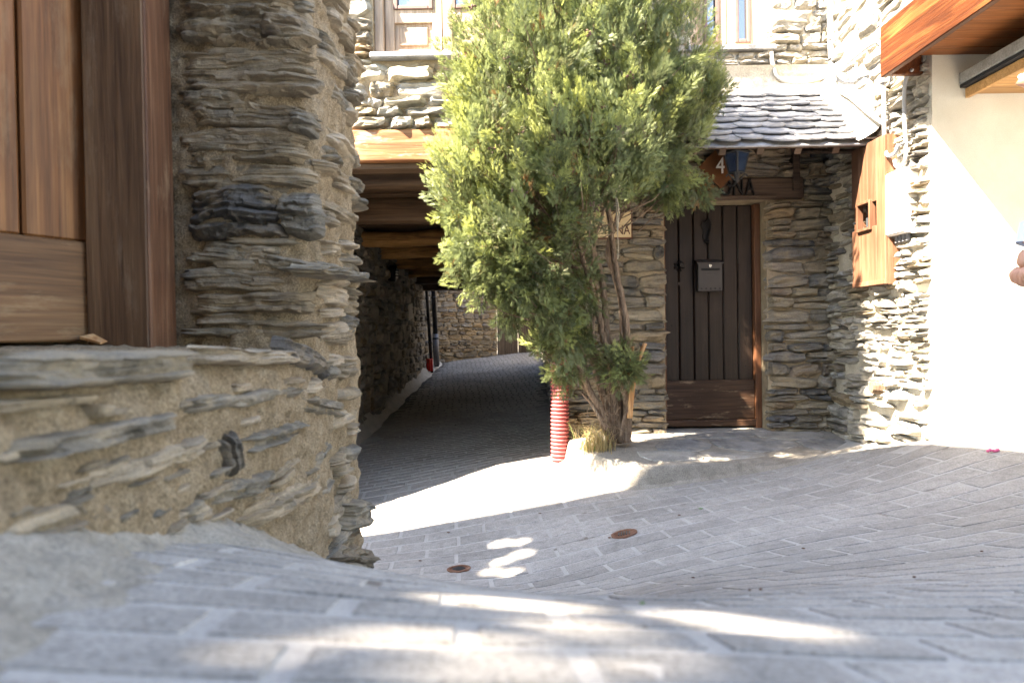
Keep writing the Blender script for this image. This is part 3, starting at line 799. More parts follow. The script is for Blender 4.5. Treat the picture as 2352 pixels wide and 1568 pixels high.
# the door, its leaf set back
YL = YD + .20
door = thing('plank_door', ((DX0 + DX1) / 2, YL, DZ0), 'dark brown vertical plank door with a flaking kickboard', 'door')
for a, b in ((DX0 + .0, DX0 + .04), (DX1 - .055, DX1 - .002)):
    MB().b2((a, YL - .06, DZ0 + .01), (b, YL + .08, DZ1 - .002), .005).build('door_frame', M['wood_frame'], door)
a0, a1 = DX0 + .041, DX1 - .057
pzb = atY(1640, 872, YL).z
nb = 6; pw = (a1 - a0) / nb
for k in range(nb):
    MB().b2((a0 + k * pw + .003, YL, pzb - .01), (a0 + (k + 1) * pw - .003, YL + .05, DZ1 - .002), .007).build('plank', M['wood_door'], door)
    MB().b2((a0 + k * pw + .014, YL - .004, pzb), (a0 + k * pw + .020, YL + .001, DZ1 - .01)).build('bead', M['wood_door'], door)
MB().b2((a0, YL + .05, DZ0 + .01), (a1, YL + .08, DZ1 - .01)).build('backing', M['black'], door)
kb = atY(1640, 962, YL).z
kbd = MB().b2((a0, YL - .028, kb + .003), (a1, YL + .03, pzb), .006).build('kickboard', M['wood_doorbot'], door); kbd['label'] = 'kickboard with flaking paint'
MB().b2((a0 - .01, YL - .05, DZ0 + .03), (a1 + .012, YL + .03, kb), .008).build('weather_bar', M['wood_doorbot'], door)
for px_, py_ in ((1600, 490), (1665, 490), (1712, 492), (1590, 560), (1680, 560), (1712, 840), (1570, 840), (1625, 840), (1570, 885), (1730, 885)):
    p = atY(px_, py_, YL); MB().tube([(p.x, YL - .006, p.z), (p.x, YL + .002, p.z)], .007, 6).build('nail', M['iron'], door)
# knocker: plate, arched drop handle
p = atY(1621, 530, YL)
kn = MB()
kn.prism([(-.03, .08), (-.045, .04), (-.02, 0), (-.03, -.06), (-.015, -.11), (0, -.13), (.02, -.10), (.02, 0), (.035, .05), (.02, .09), (0, .10)], 0, .012, Matrix(((1, 0, 0), (0, 0, -1), (0, 1, 0))), (p.x, YL - .001, p.z))
kn.tube(smooth_path([(p.x - .012, YL - .02, p.z + .08), (p.x + .01, YL - .055, p.z + .095), (p.x + .03, YL - .05, p.z + .06), (p.x + .028, YL - .035, p.z), (p.x + .012, YL - .03, p.z - .06), (p.x + .005, YL - .022, p.z - .10)]), [.008] * 31, 8)
kn.tube([(p.x + .005, YL - .03, p.z - .095), (p.x + .005, YL - .012, p.z - .105)], .018, 8)
kn.build('knocker', M['iron'], door)
p = atY(1560, 611, YL); hn = MB()
for k in range(8):
    a = k * math.pi / 4 + .2; hn.tube(smooth_path([(p.x, YL - .004, p.z), (p.x + .03 * math.cos(a), YL - .018, p.z + .03 * math.sin(a)), (p.x + .048 * math.cos(a + .25), YL - .006, p.z + .048 * math.sin(a + .25))], 3), [.006] * 7, 5)
hn.tube([(p.x, YL, p.z), (p.x + .012, YL - .045, p.z + .004)], [.014, .02], 10)
hn.build('handle', M['iron'], door)
p = atY(1561, 652, YL); MB().tube([(p.x, YL - .005, p.z), (p.x, YL + .002, p.z)], .018, 12).build('keyhole_cover', M['wood_door'], door)
p = atY(1542, 748, YL); MB().tube([(p.x, YL - .004, p.z), (p.x, YL + .002, p.z)], .009, 8).build('keyhole', M['black'], door)
# mailbox
A, C = atY(1604, 603, YL - .09), atY(1660, 668, YL - .09)
mb = thing('mailbox', ((A.x + C.x) / 2, YL - .045, C.z), 'brown grey metal mailbox on the plank door', 'mailbox')
MB().b2((A.x, YL - .09, C.z), (C.x, YL - .001, A.z), .004).build('body', M['mailbox'], mb)
lid = MB(); lid.add([(A.x - .012, YL - .10, A.z - .002), (C.x + .012, YL - .10, A.z - .002), (C.x + .012, YL - .001, A.z + .035), (A.x - .012, YL - .001, A.z + .035), (A.x - .012, YL - .10, A.z - .012), (C.x + .012, YL - .10, A.z - .012), (C.x + .012, YL - .001, A.z + .002), (A.x - .012, YL - .001, A.z + .002)], [(0, 1, 2, 3), (4, 7, 6, 5), (0, 4, 5, 1), (1, 5, 6, 2), (2, 6, 7, 3), (3, 7, 4, 0)])
lid.build('lid', M['mailbox'], mb)
def xz_prism(name, poly, y0, y1, m, par): return MB().prism(poly, -y0, -y1, Matrix(((1, 0, 0), (0, 0, -1), (0, 1, 0)))).build(name, m, par)
def capsule(cx, cz, hw, r, n=6):
    return [(cx + hw + r * math.cos(a), cz + r * math.sin(a)) for a in np.linspace(-math.pi / 2, math.pi / 2, n)] + [(cx - hw + r * math.cos(a), cz + r * math.sin(a)) for a in np.linspace(math.pi / 2, 1.5 * math.pi, n)]
mx_ = (A.x + C.x) / 2; YM = YL - .09; hgt = A.z - C.z
xz_prism('slot', capsule(mx_, C.z + hgt * .755, .075, .010), YM - .001, YM - .003, M['black'], mb)
xz_prism('name_plate', [(mx_ - .035, C.z + hgt * .57), (mx_ + .035, C.z + hgt * .57), (mx_ + .035, C.z + hgt * .665), (mx_ - .035, C.z + hgt * .665)], YM - .001, YM - .004, M['mailbox'], mb)
lk = xz_prism('lock', capsule(mx_ - .003, C.z + hgt * .885, .001, .012, 8), YM - .001, YM - .009, M['chrome'], mb)
xz_prism('lock_tab', [(mx_ - .009, C.z + hgt * .83), (mx_ + .003, C.z + hgt * .83), (mx_ + .004, C.z + hgt * .86), (mx_ - .010, C.z + hgt * .86)], YM - .001, YM - .005, M['white_paint'], mb)
for k in range(5):
    xz_prism('vent_hole', capsule(mx_ + (k - 2) * .041, C.z + .022, .0005, .0085, 6), YM - .001, YM - .003, M['black'], mb)

# ---- slate porch roof
pr = thing('porch_roof', (1.85, 5.19, 1.4), 'small porch roof of rounded grey slates over the plank door', 'roof')
E0, E1 = Vector((0, 5.17, 1.385)), Vector((0, 5.99, 2.10))
sl = (E1 - E0); SLN = sl.length; sd = sl.normalized(); nn_ = Vector((0, -sd.z, sd.y))
RX0, RX1 = .95, 2.80
MB().add([(RX0, *(E0 + sd * .02 - nn_ * .012)[1:]), (RX1, *(E0 + sd * .02 - nn_ * .012)[1:]), (RX1, *(E1 - nn_ * .012)[1:]), (RX0, *(E1 - nn_ * .012)[1:]), (RX0, *(E0 + sd * .02 - nn_ * .035)[1:]), (RX1, *(E0 + sd * .02 - nn_ * .035)[1:]), (RX1, *(E1 - nn_ * .035)[1:]), (RX0, *(E1 - nn_ * .035)[1:])],
         [(0, 1, 2, 3), (4, 7, 6, 5), (0, 4, 5, 1), (1, 5, 6, 2), (2, 6, 7, 3), (3, 7, 4, 0)]).build('roof_boarding', M['wood_lintel'], pr)
def slate_mesh(seed, square=False):
    R = random.Random(seed); n = 11; prof = []
    for i in range(n):
        a = math.pi + math.pi * i / (n - 1)
        x = .5 * math.cos(a); y = .34 * math.sin(a) if not square else (-.30 - R.uniform(0, .03))
        prof.append((x * (1 + R.uniform(-.04, .04)), y + R.uniform(-.022, .022)))
    prof += [(.48, .75), (-.48, .75)]
    bm = bmesh.new()
    vt = [bm.verts.new((x, y, R.uniform(-.06, .06))) for x, y in prof]
    bt = [bm.verts.new((x * 1.02, y - .01, -1)) for x, y in prof]
    bm.faces.new(vt); bm.faces.new(bt[::-1])
    for i in range(len(vt)): bm.faces.new((vt[i], bt[i], bt[(i + 1) % len(vt)], vt[(i + 1) % len(vt)]))
    bmesh.ops.recalc_face_normals(bm, faces=bm.faces)
    me = bpy.data.meshes.new('slate'); bm.to_mesh(me); bm.free(); me.materials.append(M['slate']); return me
SL = [slate_mesh(k) for k in range(7)]; SQ = [slate_mesh(50 + k, True) for k in range(3)]
def place_slate(me, x, s, w, ln, th, lift, tilt, rz):
    o = bpy.data.objects.new('slate', me); COL.objects.link(o)
    vx = Vector((math.cos(rz), 0, 0)) + sd * math.sin(rz); vy = (sd * math.cos(rz) - Vector((1, 0, 0)) * math.sin(rz))
    vy = (vy - nn_ * tilt).normalized(); vz = vx.cross(vy).normalized()
    c = E0 + sd * s + nn_ * lift; c.x = x
    o.matrix_basis = Matrix(((vx.x * w, vy.x * ln, vz.x * th, c.x), (vx.y * w, vy.y * ln, vz.y * th, c.y), (vx.z * w, vy.z * ln, vz.z * th, c.z), (0, 0, 0, 1)))
    put(o, pr)
RS = random.Random(5); row = 0; s = .0
for x in np.arange(RX0 + .1, RX1 - .05, .36):
    place_slate(RS.choice(SQ), x + .06, .055, .39, .2, .011, .002, 0, RS.uniform(-.01, .01))
s = .075
while s < SLN - .12:
    x = RX0 + (row % 2) * .11 + RS.uniform(0, .04)
    while x < RX1 - .02 - max(0, s - .05) * .02:
        w = RS.uniform(.17, .27)
        xx = min(x + w / 2, RX1 - w * .35)
        place_slate(RS.choice(SL), xx, s + RS.uniform(-.018, .018), w * 1.10, RS.uniform(.17, .21), .011, .030 + RS.uniform(0, .010), .19, RS.uniform(-.10, .10))
        x += w
    s += RS.uniform(.092, .112); row += 1
# cement cap at the top and fillet against the side wall
cv = []; n = 30
for i in range(n):
    x = RX0 + (RX1 - RX0) * i / (n - 1); wob = .015 * math.sin(i * 1.3) + .01 * math.sin(i * 2.9)
    for ds, dn in ((-.20 + wob, .028), (-.13, .05), (-.05, .075), (.0, .13), (.01, .2)):
        p = E1 + sd * ds + nn_ * dn; cv.append((x, p.y, p.z))
mesh_obj('cement_cap', cv, grid_faces(n, 5), M['mortar_white'], pr, True)
cv = []
for i in range(n):
    s_ = SLN * i / (n - 1) + .0; wob = .02 * math.sin(i * 1.1) + .012 * math.sin(i * 2.7)
    for dx, dn in ((-.17 - wob, .028), (-.13, .05), (-.07, .10), (-.01, .20), (.01, .28)):
        p = E0 + sd * s_ + nn_ * dn; cv.append((RX1 + dx, p.y, p.z))
mesh_obj('cement_fillet', cv, grid_faces(n, 5), M['concrete'], pr, True)
for x in np.arange(1.05, 2.8, .29):
    Mx = Matrix((Vector((1, 0, 0)), sd, nn_)).transposed()
    c = E0 + sd * .46 - nn_ * .065; c.x = x
    MB().box(c, (.055, .86, .055), Mx, .004).build('rafter', M['wood_lintel'], pr)
bk = MB().b2((2.46, 5.93, LZ1 - .12), (2.52, 5.99, 1.72), .004); bk.build('bracket_post', M['wood_lintel'], pr)
MB().tube([(2.49, 5.94, LZ1 + .22), (2.78, 5.3, 1.36)], .022, 6).build('brace', M['wood_lintel'], pr)

# ---- number plate, lantern, tile plaque
p = atY(1655, 383, 5.92)
np_ = thing('house_number_sign', (p.x, 5.92, p.z - .17), 'brown diamond house number sign with a white 4', 'sign')
xz_prism('plate', [(p.x, p.z - .19), (p.x + .19, p.z), (p.x, p.z + .19), (p.x - .19, p.z)], 5.925, 5.915, M['sign_brown'], np_)
co, f2 = text_mesh('4', .20, .003, .8); co[:, :2] -= (co[:, :2].max(0) + co[:, :2].min(0)) / 2
mesh_obj('numeral', [(p.x - .005 + x, 5.911 - z, p.z + .01 + y) for x, y, z in co], [f[::-1] for f in f2], M['white_paint'], np_)
p = atY(1692, 371, 5.72)
lt = thing('wall_lantern', (p.x, 5.72, p.z - .2), 'black iron lantern with blue glass above the door lintel', 'lantern')
def frus(m, c, w0, w1, z0, z1, rot=.55):
    pts = []
    for w, z in ((w0, z0), (w1, z1)):
        for k in range(4):
            a = rot + math.pi / 4 + k * math.pi / 2; pts.append((c[0] + w * math.cos(a), c[1] + w * math.sin(a), c[2] + z))
    m.add(pts, [(3, 2, 1, 0), (4, 5, 6, 7)] + [(k, (k + 1) % 4, 4 + (k + 1) % 4, 4 + k) for k in range(4)]); return pts
g_ = MB(); q = frus(g_, p, .06, .098, -.095, .07); g_.build('glass', M['lamp_glass'], lt)
fr = MB()
for k in range(4): fr.tube([Vector(q[k]), Vector(q[4 + k])], .009, 5); fr.tube([Vector(q[k]), Vector(q[(k + 1) % 4])], .008, 5); fr.tube([Vector(q[4 + k]), Vector(q[4 + (k + 1) % 4])], .009, 5)
fr.build('frame', M['iron_grey'], lt)
cp = MB(); frus(cp, p, .125, .05, .073, .115); frus(cp, p, .05, .02, .115, .15); cp.build('cap', M['iron_grey'], lt)
st_ = MB(); st_.tube([p + Vector((0, 0, -.09)), p + Vector((0, 0, -.175))], [.03, .012], 8)
for sgn in (-1, 1):
    st_.tube(smooth_path([p + Vector((0, 0, -.165)), p + Vector((sgn * .04, 0, -.135)), p + Vector((sgn * .07, 0, -.105)), p + Vector((sgn * .09, 0, -.125))], 4), .007, 5)
st_.tube(smooth_path([p + Vector((0, 0, -.165)), p + Vector((0, .1, -.18)), p + Vector((0, .26, -.14))], 4), .010, 6)
st_.build('bracket', M['iron_grey'], lt)
a, b = atY(1333, 488, 5.93), atY(1450, 545, 5.93)
tp = thing('tile_sign', ((a.x + b.x) / 2, 5.93, b.z), 'cream tiled name plaque lettered in brown beside the cypress', 'sign')
MB().b2((a.x - .012, 5.932, b.z - .012), (b.x + .012, 5.96, a.z + .012), .002).build('border', M['tile_brown'], tp)
nt = 4; tw = (b.x - a.x) / nt; thh = (a.z - b.z) / 2
for i in range(nt):
    for j in range(2):
        MB().b2((a.x + i * tw + .001, 5.92, b.z + j * thh + .001), (a.x + (i + 1) * tw - .001, 5.935, b.z + (j + 1) * thh - .001), .001).build('tile', M['tile'], tp)
def sign_text(txt, xr, zb, size, y, m, par, sx=.8, sp=.008, space=.03):
    x = xr
    for ch in txt[::-1]:
        if ch == ' ': x -= space; continue
        co, f2 = text_mesh(ch, size, .001, sx); w_ = co[:, 0].max() - co[:, 0].min(); co[:, 0] -= co[:, 0].max()
        mesh_obj('letter', [(x + q[0], y - q[2], zb + q[1]) for q in co], [f[::-1] for f in f2], m, par); x -= w_ + sp
sign_text('LA TONA', b.x - .012, b.z + .025, .115, 5.917, M['tile_brown'], tp, .72)
sign_text('CA', atY(1424, 500, 5.92).x, b.z + thh + .018, .115, 5.917, M['tile_brown'], tp, .72)

# ---- step with flagstones
ztop = lambda x, y: -.900 - .095 * (6.0 - y)
cx_, cy_ = 1.6, 5.55
def ring(k, zf): return [((x - cx_) * k + cx_, (y - cy_) * k + cy_, zf((x - cx_) * k + cx_, (y - cy_) * k + cy_)) for x, y in SP]
SP = [(p.x, p.y) for p in smooth_path([(x, y, 0) for x, y in STEP], 4)]
m_ = len(SP); V = ring(1.10, lambda x, y: g1(x, y) - .01) + ring(1.03, lambda x, y: g1(x, y) + .025) + ring(1.0, lambda x, y: ztop(x, y) - .03) + ring(.985, lambda x, y: ztop(x, y) - .006) + ring(.96, ztop)
fc = [(r * m_ + i, r * m_ + (i + 1) % m_, (r + 1) * m_ + (i + 1) % m_, (r + 1) * m_ + i) for r in range(4) for i in range(m_)]
c0 = len(V); V.append((cx_, cy_, ztop(cx_, cy_))); fc += [(4 * m_ + i, 4 * m_ + (i + 1) % m_, c0) for i in range(m_)]
step = mesh_obj('doorstep', V, fc, M['apron'], None, False)
MB().b2((DX0 - .02, 5.97, -1.0), (DX1 + .02, 6.34, -.889), .01).build('threshold', M['flag'], step)
tag(step, 'low cement doorstep paved with slate flags before the plank door', 'step')
fl = [[(1.02, 5.95), (1.36, 5.97), (1.45, 5.80), (1.2, 5.72), (1.0, 5.78)], [(1.40, 5.98), (2.02, 5.98), (2.06, 5.83), (1.5, 5.80)], [(2.08, 5.97), (2.6, 5.95), (2.62, 5.76), (2.3, 5.7), (2.10, 5.80)],
      [(1.22, 5.68), (1.50, 5.76), (1.62, 5.55), (1.45, 5.40), (1.15, 5.45)], [(1.66, 5.77), (2.2, 5.72), (2.3, 5.5), (1.95, 5.33), (1.66, 5.50)], [(2.34, 5.66), (2.66, 5.70), (2.72, 5.45), (2.45, 5.36), (2.34, 5.48)],
      [(.98, 5.40), (1.40, 5.36), (1.42, 5.16), (1.04, 5.15)], [(1.47, 5.35), (1.9, 5.29), (1.86, 5.19), (1.47, 5.16)]]
for P in fl:
    Q = [(p.x, p.y) for p in smooth_path([(x, y, 0) for x, y in P + P[:1]], 2)[:-1]]
    Q = [(x + random.uniform(-.012, .012), y + random.uniform(-.01, .01)) for x, y in Q]
    MB().add([(x, y, ztop(x, y) + .008 + random.uniform(-.001, .001)) for x, y in Q] + [(x + (x - cx_) * .01, y - .004, ztop(x, y) - .01) for x, y in Q], [tuple(range(len(Q)))] + [(i + len(Q), (i + 1) % len(Q) + len(Q), (i + 1) % len(Q), i) for i in range(len(Q))]).build('flagstone', M['flag'], step)

# ================================================================== RIGHT HOUSE (side wall X = 2.81, white front Y = 4.55)
XR, YW = 2.81, 4.55
rh = thing('rendered_house', (3.4, YW, -.7), 'house with sunlit stone side wall, white rendered front and wooden eaves', 'house')
RO = Vector((XR, YD + .02, 0))
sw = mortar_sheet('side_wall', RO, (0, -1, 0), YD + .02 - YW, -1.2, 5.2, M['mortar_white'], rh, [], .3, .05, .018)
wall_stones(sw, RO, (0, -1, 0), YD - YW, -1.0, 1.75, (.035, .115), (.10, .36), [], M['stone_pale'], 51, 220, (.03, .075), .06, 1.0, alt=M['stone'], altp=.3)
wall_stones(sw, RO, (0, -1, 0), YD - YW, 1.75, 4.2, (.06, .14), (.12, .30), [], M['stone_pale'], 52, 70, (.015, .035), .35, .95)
MB().b2((XR + .004, YW, -1.3), (7, YW + .3, 2.6)).build('front_wall', M['render'], rh)
fa = MB().b2((2.53, 1.2, 1.69), (2.575, 4.66, 2.035), .006).build('fascia_board', M['wood_fascia'], rh); fa['label'] = 'red stained fascia board with bold grain'
MB().b2((2.576, 4.62, 1.70), (2.80, 4.66, 2.03), .004).build('fascia_end', M['wood_fascia'], rh)
for k in range(26):
    y1 = 4.546 - k * .128
    MB().b2((2.577, y1 - .124, 1.795), (6.9, y1, 1.815), .005).build('soffit_board', M['wood_soffit'], rh)
MB().b2((2.56, 1.1, 2.02), (7, 4.62, 2.08)).build('roof', M['roof_old'], rh)
MB().b2((2.577, 1.2, 1.83), (6.9, 4.54, 2.0)).build('rafters', M['wood_frame'], rh)
cn = thing('door_canopy', (3.6, YW, 1.5), 'small grey edged canopy with honey wood underside on the white wall', 'canopy')
MB().b2((2.99, 3.2, 1.60), (5.2, YW - .002, 1.675), .006).build('slab', M['slab_grey'], cn)
MB().b2((2.995, 3.21, 1.575), (5.2, YW - .002, 1.598), .003).build('felt', M['felt'], cn)
for k in range(9):
    y1 = YW - .004 - k * .145
    MB().b2((3.06, y1 - .141, 1.535), (5.2, y1, 1.573), .004).build('board', M['wood_canopy'], cn)
MB().b2((3.03, 3.25, 1.51), (3.058, YW - .003, 1.572), .003).build('edge_strip', M['wood_canopy'], cn)

# meter cabinet on the side wall
a, b = atX(1957, 379, XR - .11), atX(2036, 655, XR - .11)
cy0, cy1, cz0, cz1 = b.y, a.y, b.z + .01, 1.385
mc = thing('meter_cabinet', (XR - .05, (cy0 + cy1) / 2, cz0), 'varnished wooden meter cabinet with a small window on the stone side wall', 'cabinet')
xa, xb = XR - .115, XR + .02
nby = 4; bw = (cy1 - cy0) / nby
wy0, wy1, wz0, wz1 = cy0 + .20, cy0 + .36, cz0 + .44, cz0 + .62
for k in range(nby):
    y0, y1 = cy0 + k * bw, cy0 + (k + 1) * bw
    if y1 > wy0 and y0 < wy1:
        MB().b2((xa, y0 + .0015, cz0), (xa + .02, y1 - .0015, wz0), .003).build('board', M['wood_cabinet'], mc)
        MB().b2((xa, y0 + .0015, wz1), (xa + .02, y1 - .0015, cz1), .003).build('board', M['wood_cabinet'], mc)
    else: MB().b2((xa, y0 + .0015, cz0), (xa + .02, y1 - .0015, cz1), .003).build('board', M['wood_cabinet'], mc)
MB().b2((xa + .021, cy0, cz0), (xb, cy0 + .02, cz1)).build('side', M['wood_cabinet'], mc)
MB().b2((xa + .021, cy1 - .02, cz0), (xb, cy1, cz1)).build('side', M['wood_cabinet'], mc)
MB().b2((xa + .021, cy0 + .021, cz0), (xb, cy1 - .021, cz0 + .02)).build('bottom', M['wood_cabinet'], mc)
MB().b2((xa + .021, cy0 + .021, cz1 - .02), (xb, cy1 - .021, cz1)).build('top', M['wood_cabinet'], mc)
MB().b2((xa - .006, cy0 + .005, cz0 + .002), (xa - .001, cy1 - .005, cz0 + .035), .002).build('bottom_rail', M['wood_cabinet'], mc)
wf = MB()
wf.b2((xa - .018, wy0 - .022, wz0 - .022), (xa + .03, wy0, wz1 + .022), .003).b2((xa - .018, wy1, wz0 - .022), (xa + .03, wy1 + .022, wz1 + .022), .003)
wf.b2((xa - .02, wy0, wz0 - .022), (xa + .03, wy1, wz0), .003).b2((xa - .02, wy0, wz1), (xa + .03, wy1, wz1 + .022), .003)
wf.build('window_frame', M['wood_cabinet'], mc)
MB().b2((xa + .05, wy0, wz0), (xa + .055, wy1, wz1)).build('pane', M['glass'], mc)
MB().tube([(xa - .012, cy1 - .05, cz0 + .50), (xa + .002, cy1 - .05, cz0 + .50)], .009, 8).build('knob', M['iron_grey'], mc)

# junction box and cables
a, b = atX(2032, 415, XR - .10), atX(2079, 540, XR - .10)
jb = thing('junction_box', (XR - .05, (a.y + b.y) / 2, b.z), 'white electric junction box on the stone wall beside the porch roof', 'electric box')
MB().b2((XR - .10, b.y, b.z + .02), (XR + .02, a.y, a.z + .04), .006).build('body', M['white_paint'], jb)
MB().b2((XR - .108, b.y + .01, b.z + .03), (XR - .101, a.y - .01, a.z + .03), .003).build('lid', M['white_paint'], jb)
for k in range(4):
    y = b.y + .05 + k * .045; MB().tube([(XR - .05, y, b.z - .03), (XR - .05, y, b.z + .025)], .016, 8).build('gland', M['grey_pipe'], jb)
def wp(px, py, off=.05):
    return atY(px, py, YD - off) if px < 1912 else atX(px, py, XR - off)
def cable(label, pts, r, off=.05, clips=()):
    t = thing('cable', wp(*pts[0], off), label, 'cable')
    MB().tube(smooth_path([wp(x, y, off) for x, y in pts], 7), r, 7).build('sheath', M['cable'], t, True)
    for x, y in clips:
        q = wp(x, y, off); MB().box(q, (.05, .05, .018), None, .004).build('clip', M['grey_pipe'], t)
cable('straight pale conduit running down the inner wall corner above the slates', [(1906, -120), (1907, 0), (1908, 90), (1911, 150), (1914.5, 190)], .026, .10, ((1908, 92), (1909.5, 135)))
cable('thin cable sagging from the wall corner along the porch roof to the white box', [(1916, 192), (1926, 208), (1955, 225), (1990, 255), (2030, 285)], .016, .09)
cable('thick white cable looping from the window sill across the corner and up', [(1772, 120), (1776, 150), (1786, 178), (1815, 189), (1850, 188), (1885, 180), (1909, 172), (1925, 163), (1975, 122), (2005, 100), (2016, 97)], .015, .11)
cable('white conduit dropping down the side wall past the porch eave', [(2016, 97), (2026, 106), (2029, 140), (2030, 210), (2031, 300), (2033, 345), (2041, 358), (2056, 352), (2064, 332)], .015, .10, ((2030, 190),))
cable('thin white wire hanging beside the junction box from under the fascia', [(2095, 160), (2082, 180), (2077, 215), (2078, 280), (2081, 340), (2078, 372), (2060, 383), (2055, 368)], .013, .09, ((2078, 330),))
cable('short white wire hanging under the right window sill', [(1769, 132), (1773, 160), (1776, 180), (1783, 200)], .008, .06)
# wood stub in the side wall
p = atX(2000, 890, XR - .09)
wsb = MB().tube([(XR + .02, p.y, p.z), (XR - .04, p.y, p.z), (XR - .085, p.y + .004, p.z + .004)], [.055, .052, .045], 9).build('timber_stub', M['bark'])
tag(wsb, 'round brown timber stub sticking out of the lower side wall', 'timber')

# ================================================================== RED PIPE AND PASSAGE FITTINGS
p0 = ground_at(1281, 1056); p0.y = 5.86; p0.x = .395; p0.z = g1(.395, 5.86) - .03
rp = thing('corrugated_pipe', p0, 'faded red corrugated pipe standing at the passage corner behind the cypress', 'pipe')
vs, seg, nr = [], 20, 0
z = 0.0; pitch_ = .033
prof = []
while z < 1.72:
    prof += [(z, .066), (z + .004, .078), (z + .018, .0795), (z + .022, .067)]; z += pitch_
for zz, r in prof:
    bx = .02 * math.sin(zz * 1.3) - .01 * zz
    for k in range(seg):
        a = 2 * math.pi * k / seg; vs.append((p0.x + bx + r * math.cos(a), p0.y + r * math.sin(a), p0.z + zz))
fq = [(i * seg + k, i * seg + (k + 1) % seg, (i + 1) * seg + (k + 1) % seg, (i + 1) * seg + k) for i in range(len(prof) - 1) for k in range(seg)]
mesh_obj('tube', vs, fq, M['red_pipe'], rp, True)
MB().tube([(p0.x + .0, p0.y, p0.z + 1.68), (p0.x - .02, p0.y + .02, p0.z + 3.4)], .05, 10).build('upper_tube', M['black_pipe'], rp)
def downpipe(px1, py1, px2, py2, Y, r, label, m):
    t1, t2 = atY(px1, py1, Y), atY(px2, py2, Y); d = (t1 - t2); top = t2 + d * 2.2
    t = thing('drain_pipe', t2, label, 'pipe'); MB().tube([t2 - d * .02, top], r, 10).build('tube', m, t, True)
    for f in (.35, .9): MB().tube([t2 + d * f, t2 + d * (f + .02)], r * 1.25, 10).build('collar', m, t, True)
    return t, t2, d
downpipe(980, 668, 992, 852, 13.9, .035, 'thin black drain pipe with a red guard at the far end of the passage', M['black_pipe'])
t, t2, d = downpipe(996, 668, 1003, 838, 14.6, .055, 'thicker black drain pipe with grey foot near the far stone wall', M['black_pipe'])
MB().tube([t2, t2 + d * .42], .066, 10).build('foot', M['grey_pipe'], t, True)
q = atY(988, 836, 13.85)
gd_ = thing('pipe_guard', (q.x, q.y, q.z - .15), 'bright red plastic guard at the foot of a black drain pipe', 'pipe guard')
gv = MB()
for k in range(3): gv.tube([(q.x - .045 + k * .04, q.y - .04 - .02 * (k == 1), q.z - .14), (q.x - .05 + k * .04, q.y - .04 - .02 * (k == 1), q.z + .115)], .026, 8)
gv.build('guard', M['red'], gd_, True)
# bulkhead lamp on the passage wall
q = Vector((-1.80, 9.2, 0)); pq = atX(900, 628, -1.80); q.z = pq.z; q.y = pq.y
bl = thing('bulkhead_lamp', (q.x, q.y, q.z - .12), 'small barred bulkhead lamp on the passage wall under the joists', 'lamp')
vs = []; 
body = MB()
for k, (dx, r) in enumerate(((0, .12), (.05, .12), (.08, .10))): pass
body.tube([(q.x - .06, q.y, q.z), (q.x + .05, q.y, q.z), (q.x + .07, q.y, q.z)], [.125, .125, .10], 16); body.build('body', M['iron'], bl, True)
MB().tube([(q.x + .06, q.y, q.z), (q.x + .085, q.y, q.z)], [.09, .07], 16).build('diffuser', M['white_paint'], bl, True)
for k in range(3): MB().tube(smooth_path([(q.x + .06, q.y - .1, q.z - .04 + k * .04), (q.x + .10, q.y, q.z - .04 + k * .04), (q.x + .06, q.y + .1, q.z - .04 + k * .04)], 4), .010, 5).build('bar', M['iron'], bl)
# stone plaque
q = atX(940, 716, -1.785)
pl = MB().box((q.x, q.y, q.z), (.05, .55, .28), Matrix.Rotation(.12, 3, 'X'), .012).build('wall_plaque', M['concrete'])
tag(pl, 'pale rectangular plaque set in the dim passage wall', 'plaque')
# narrow window frame in the right passage wall
q = atY(1228, 640, 7.4)
pw_ = thing('side_window', (q.x, q.y, q.z - .5), 'narrow pale framed window on the right passage wall seen through the cypress', 'window')
MB().b2((q.x, q.y - .03, q.z - .45), (q.x + .035, q.y + .03, q.z + .3), .004).build('frame', M['white_paint'], pw_)
MB().b2((q.x + .036, q.y - .005, q.z - .42), (q.x + .30, q.y + .005, q.z + .28)).build('pane', M['glass'], pw_)

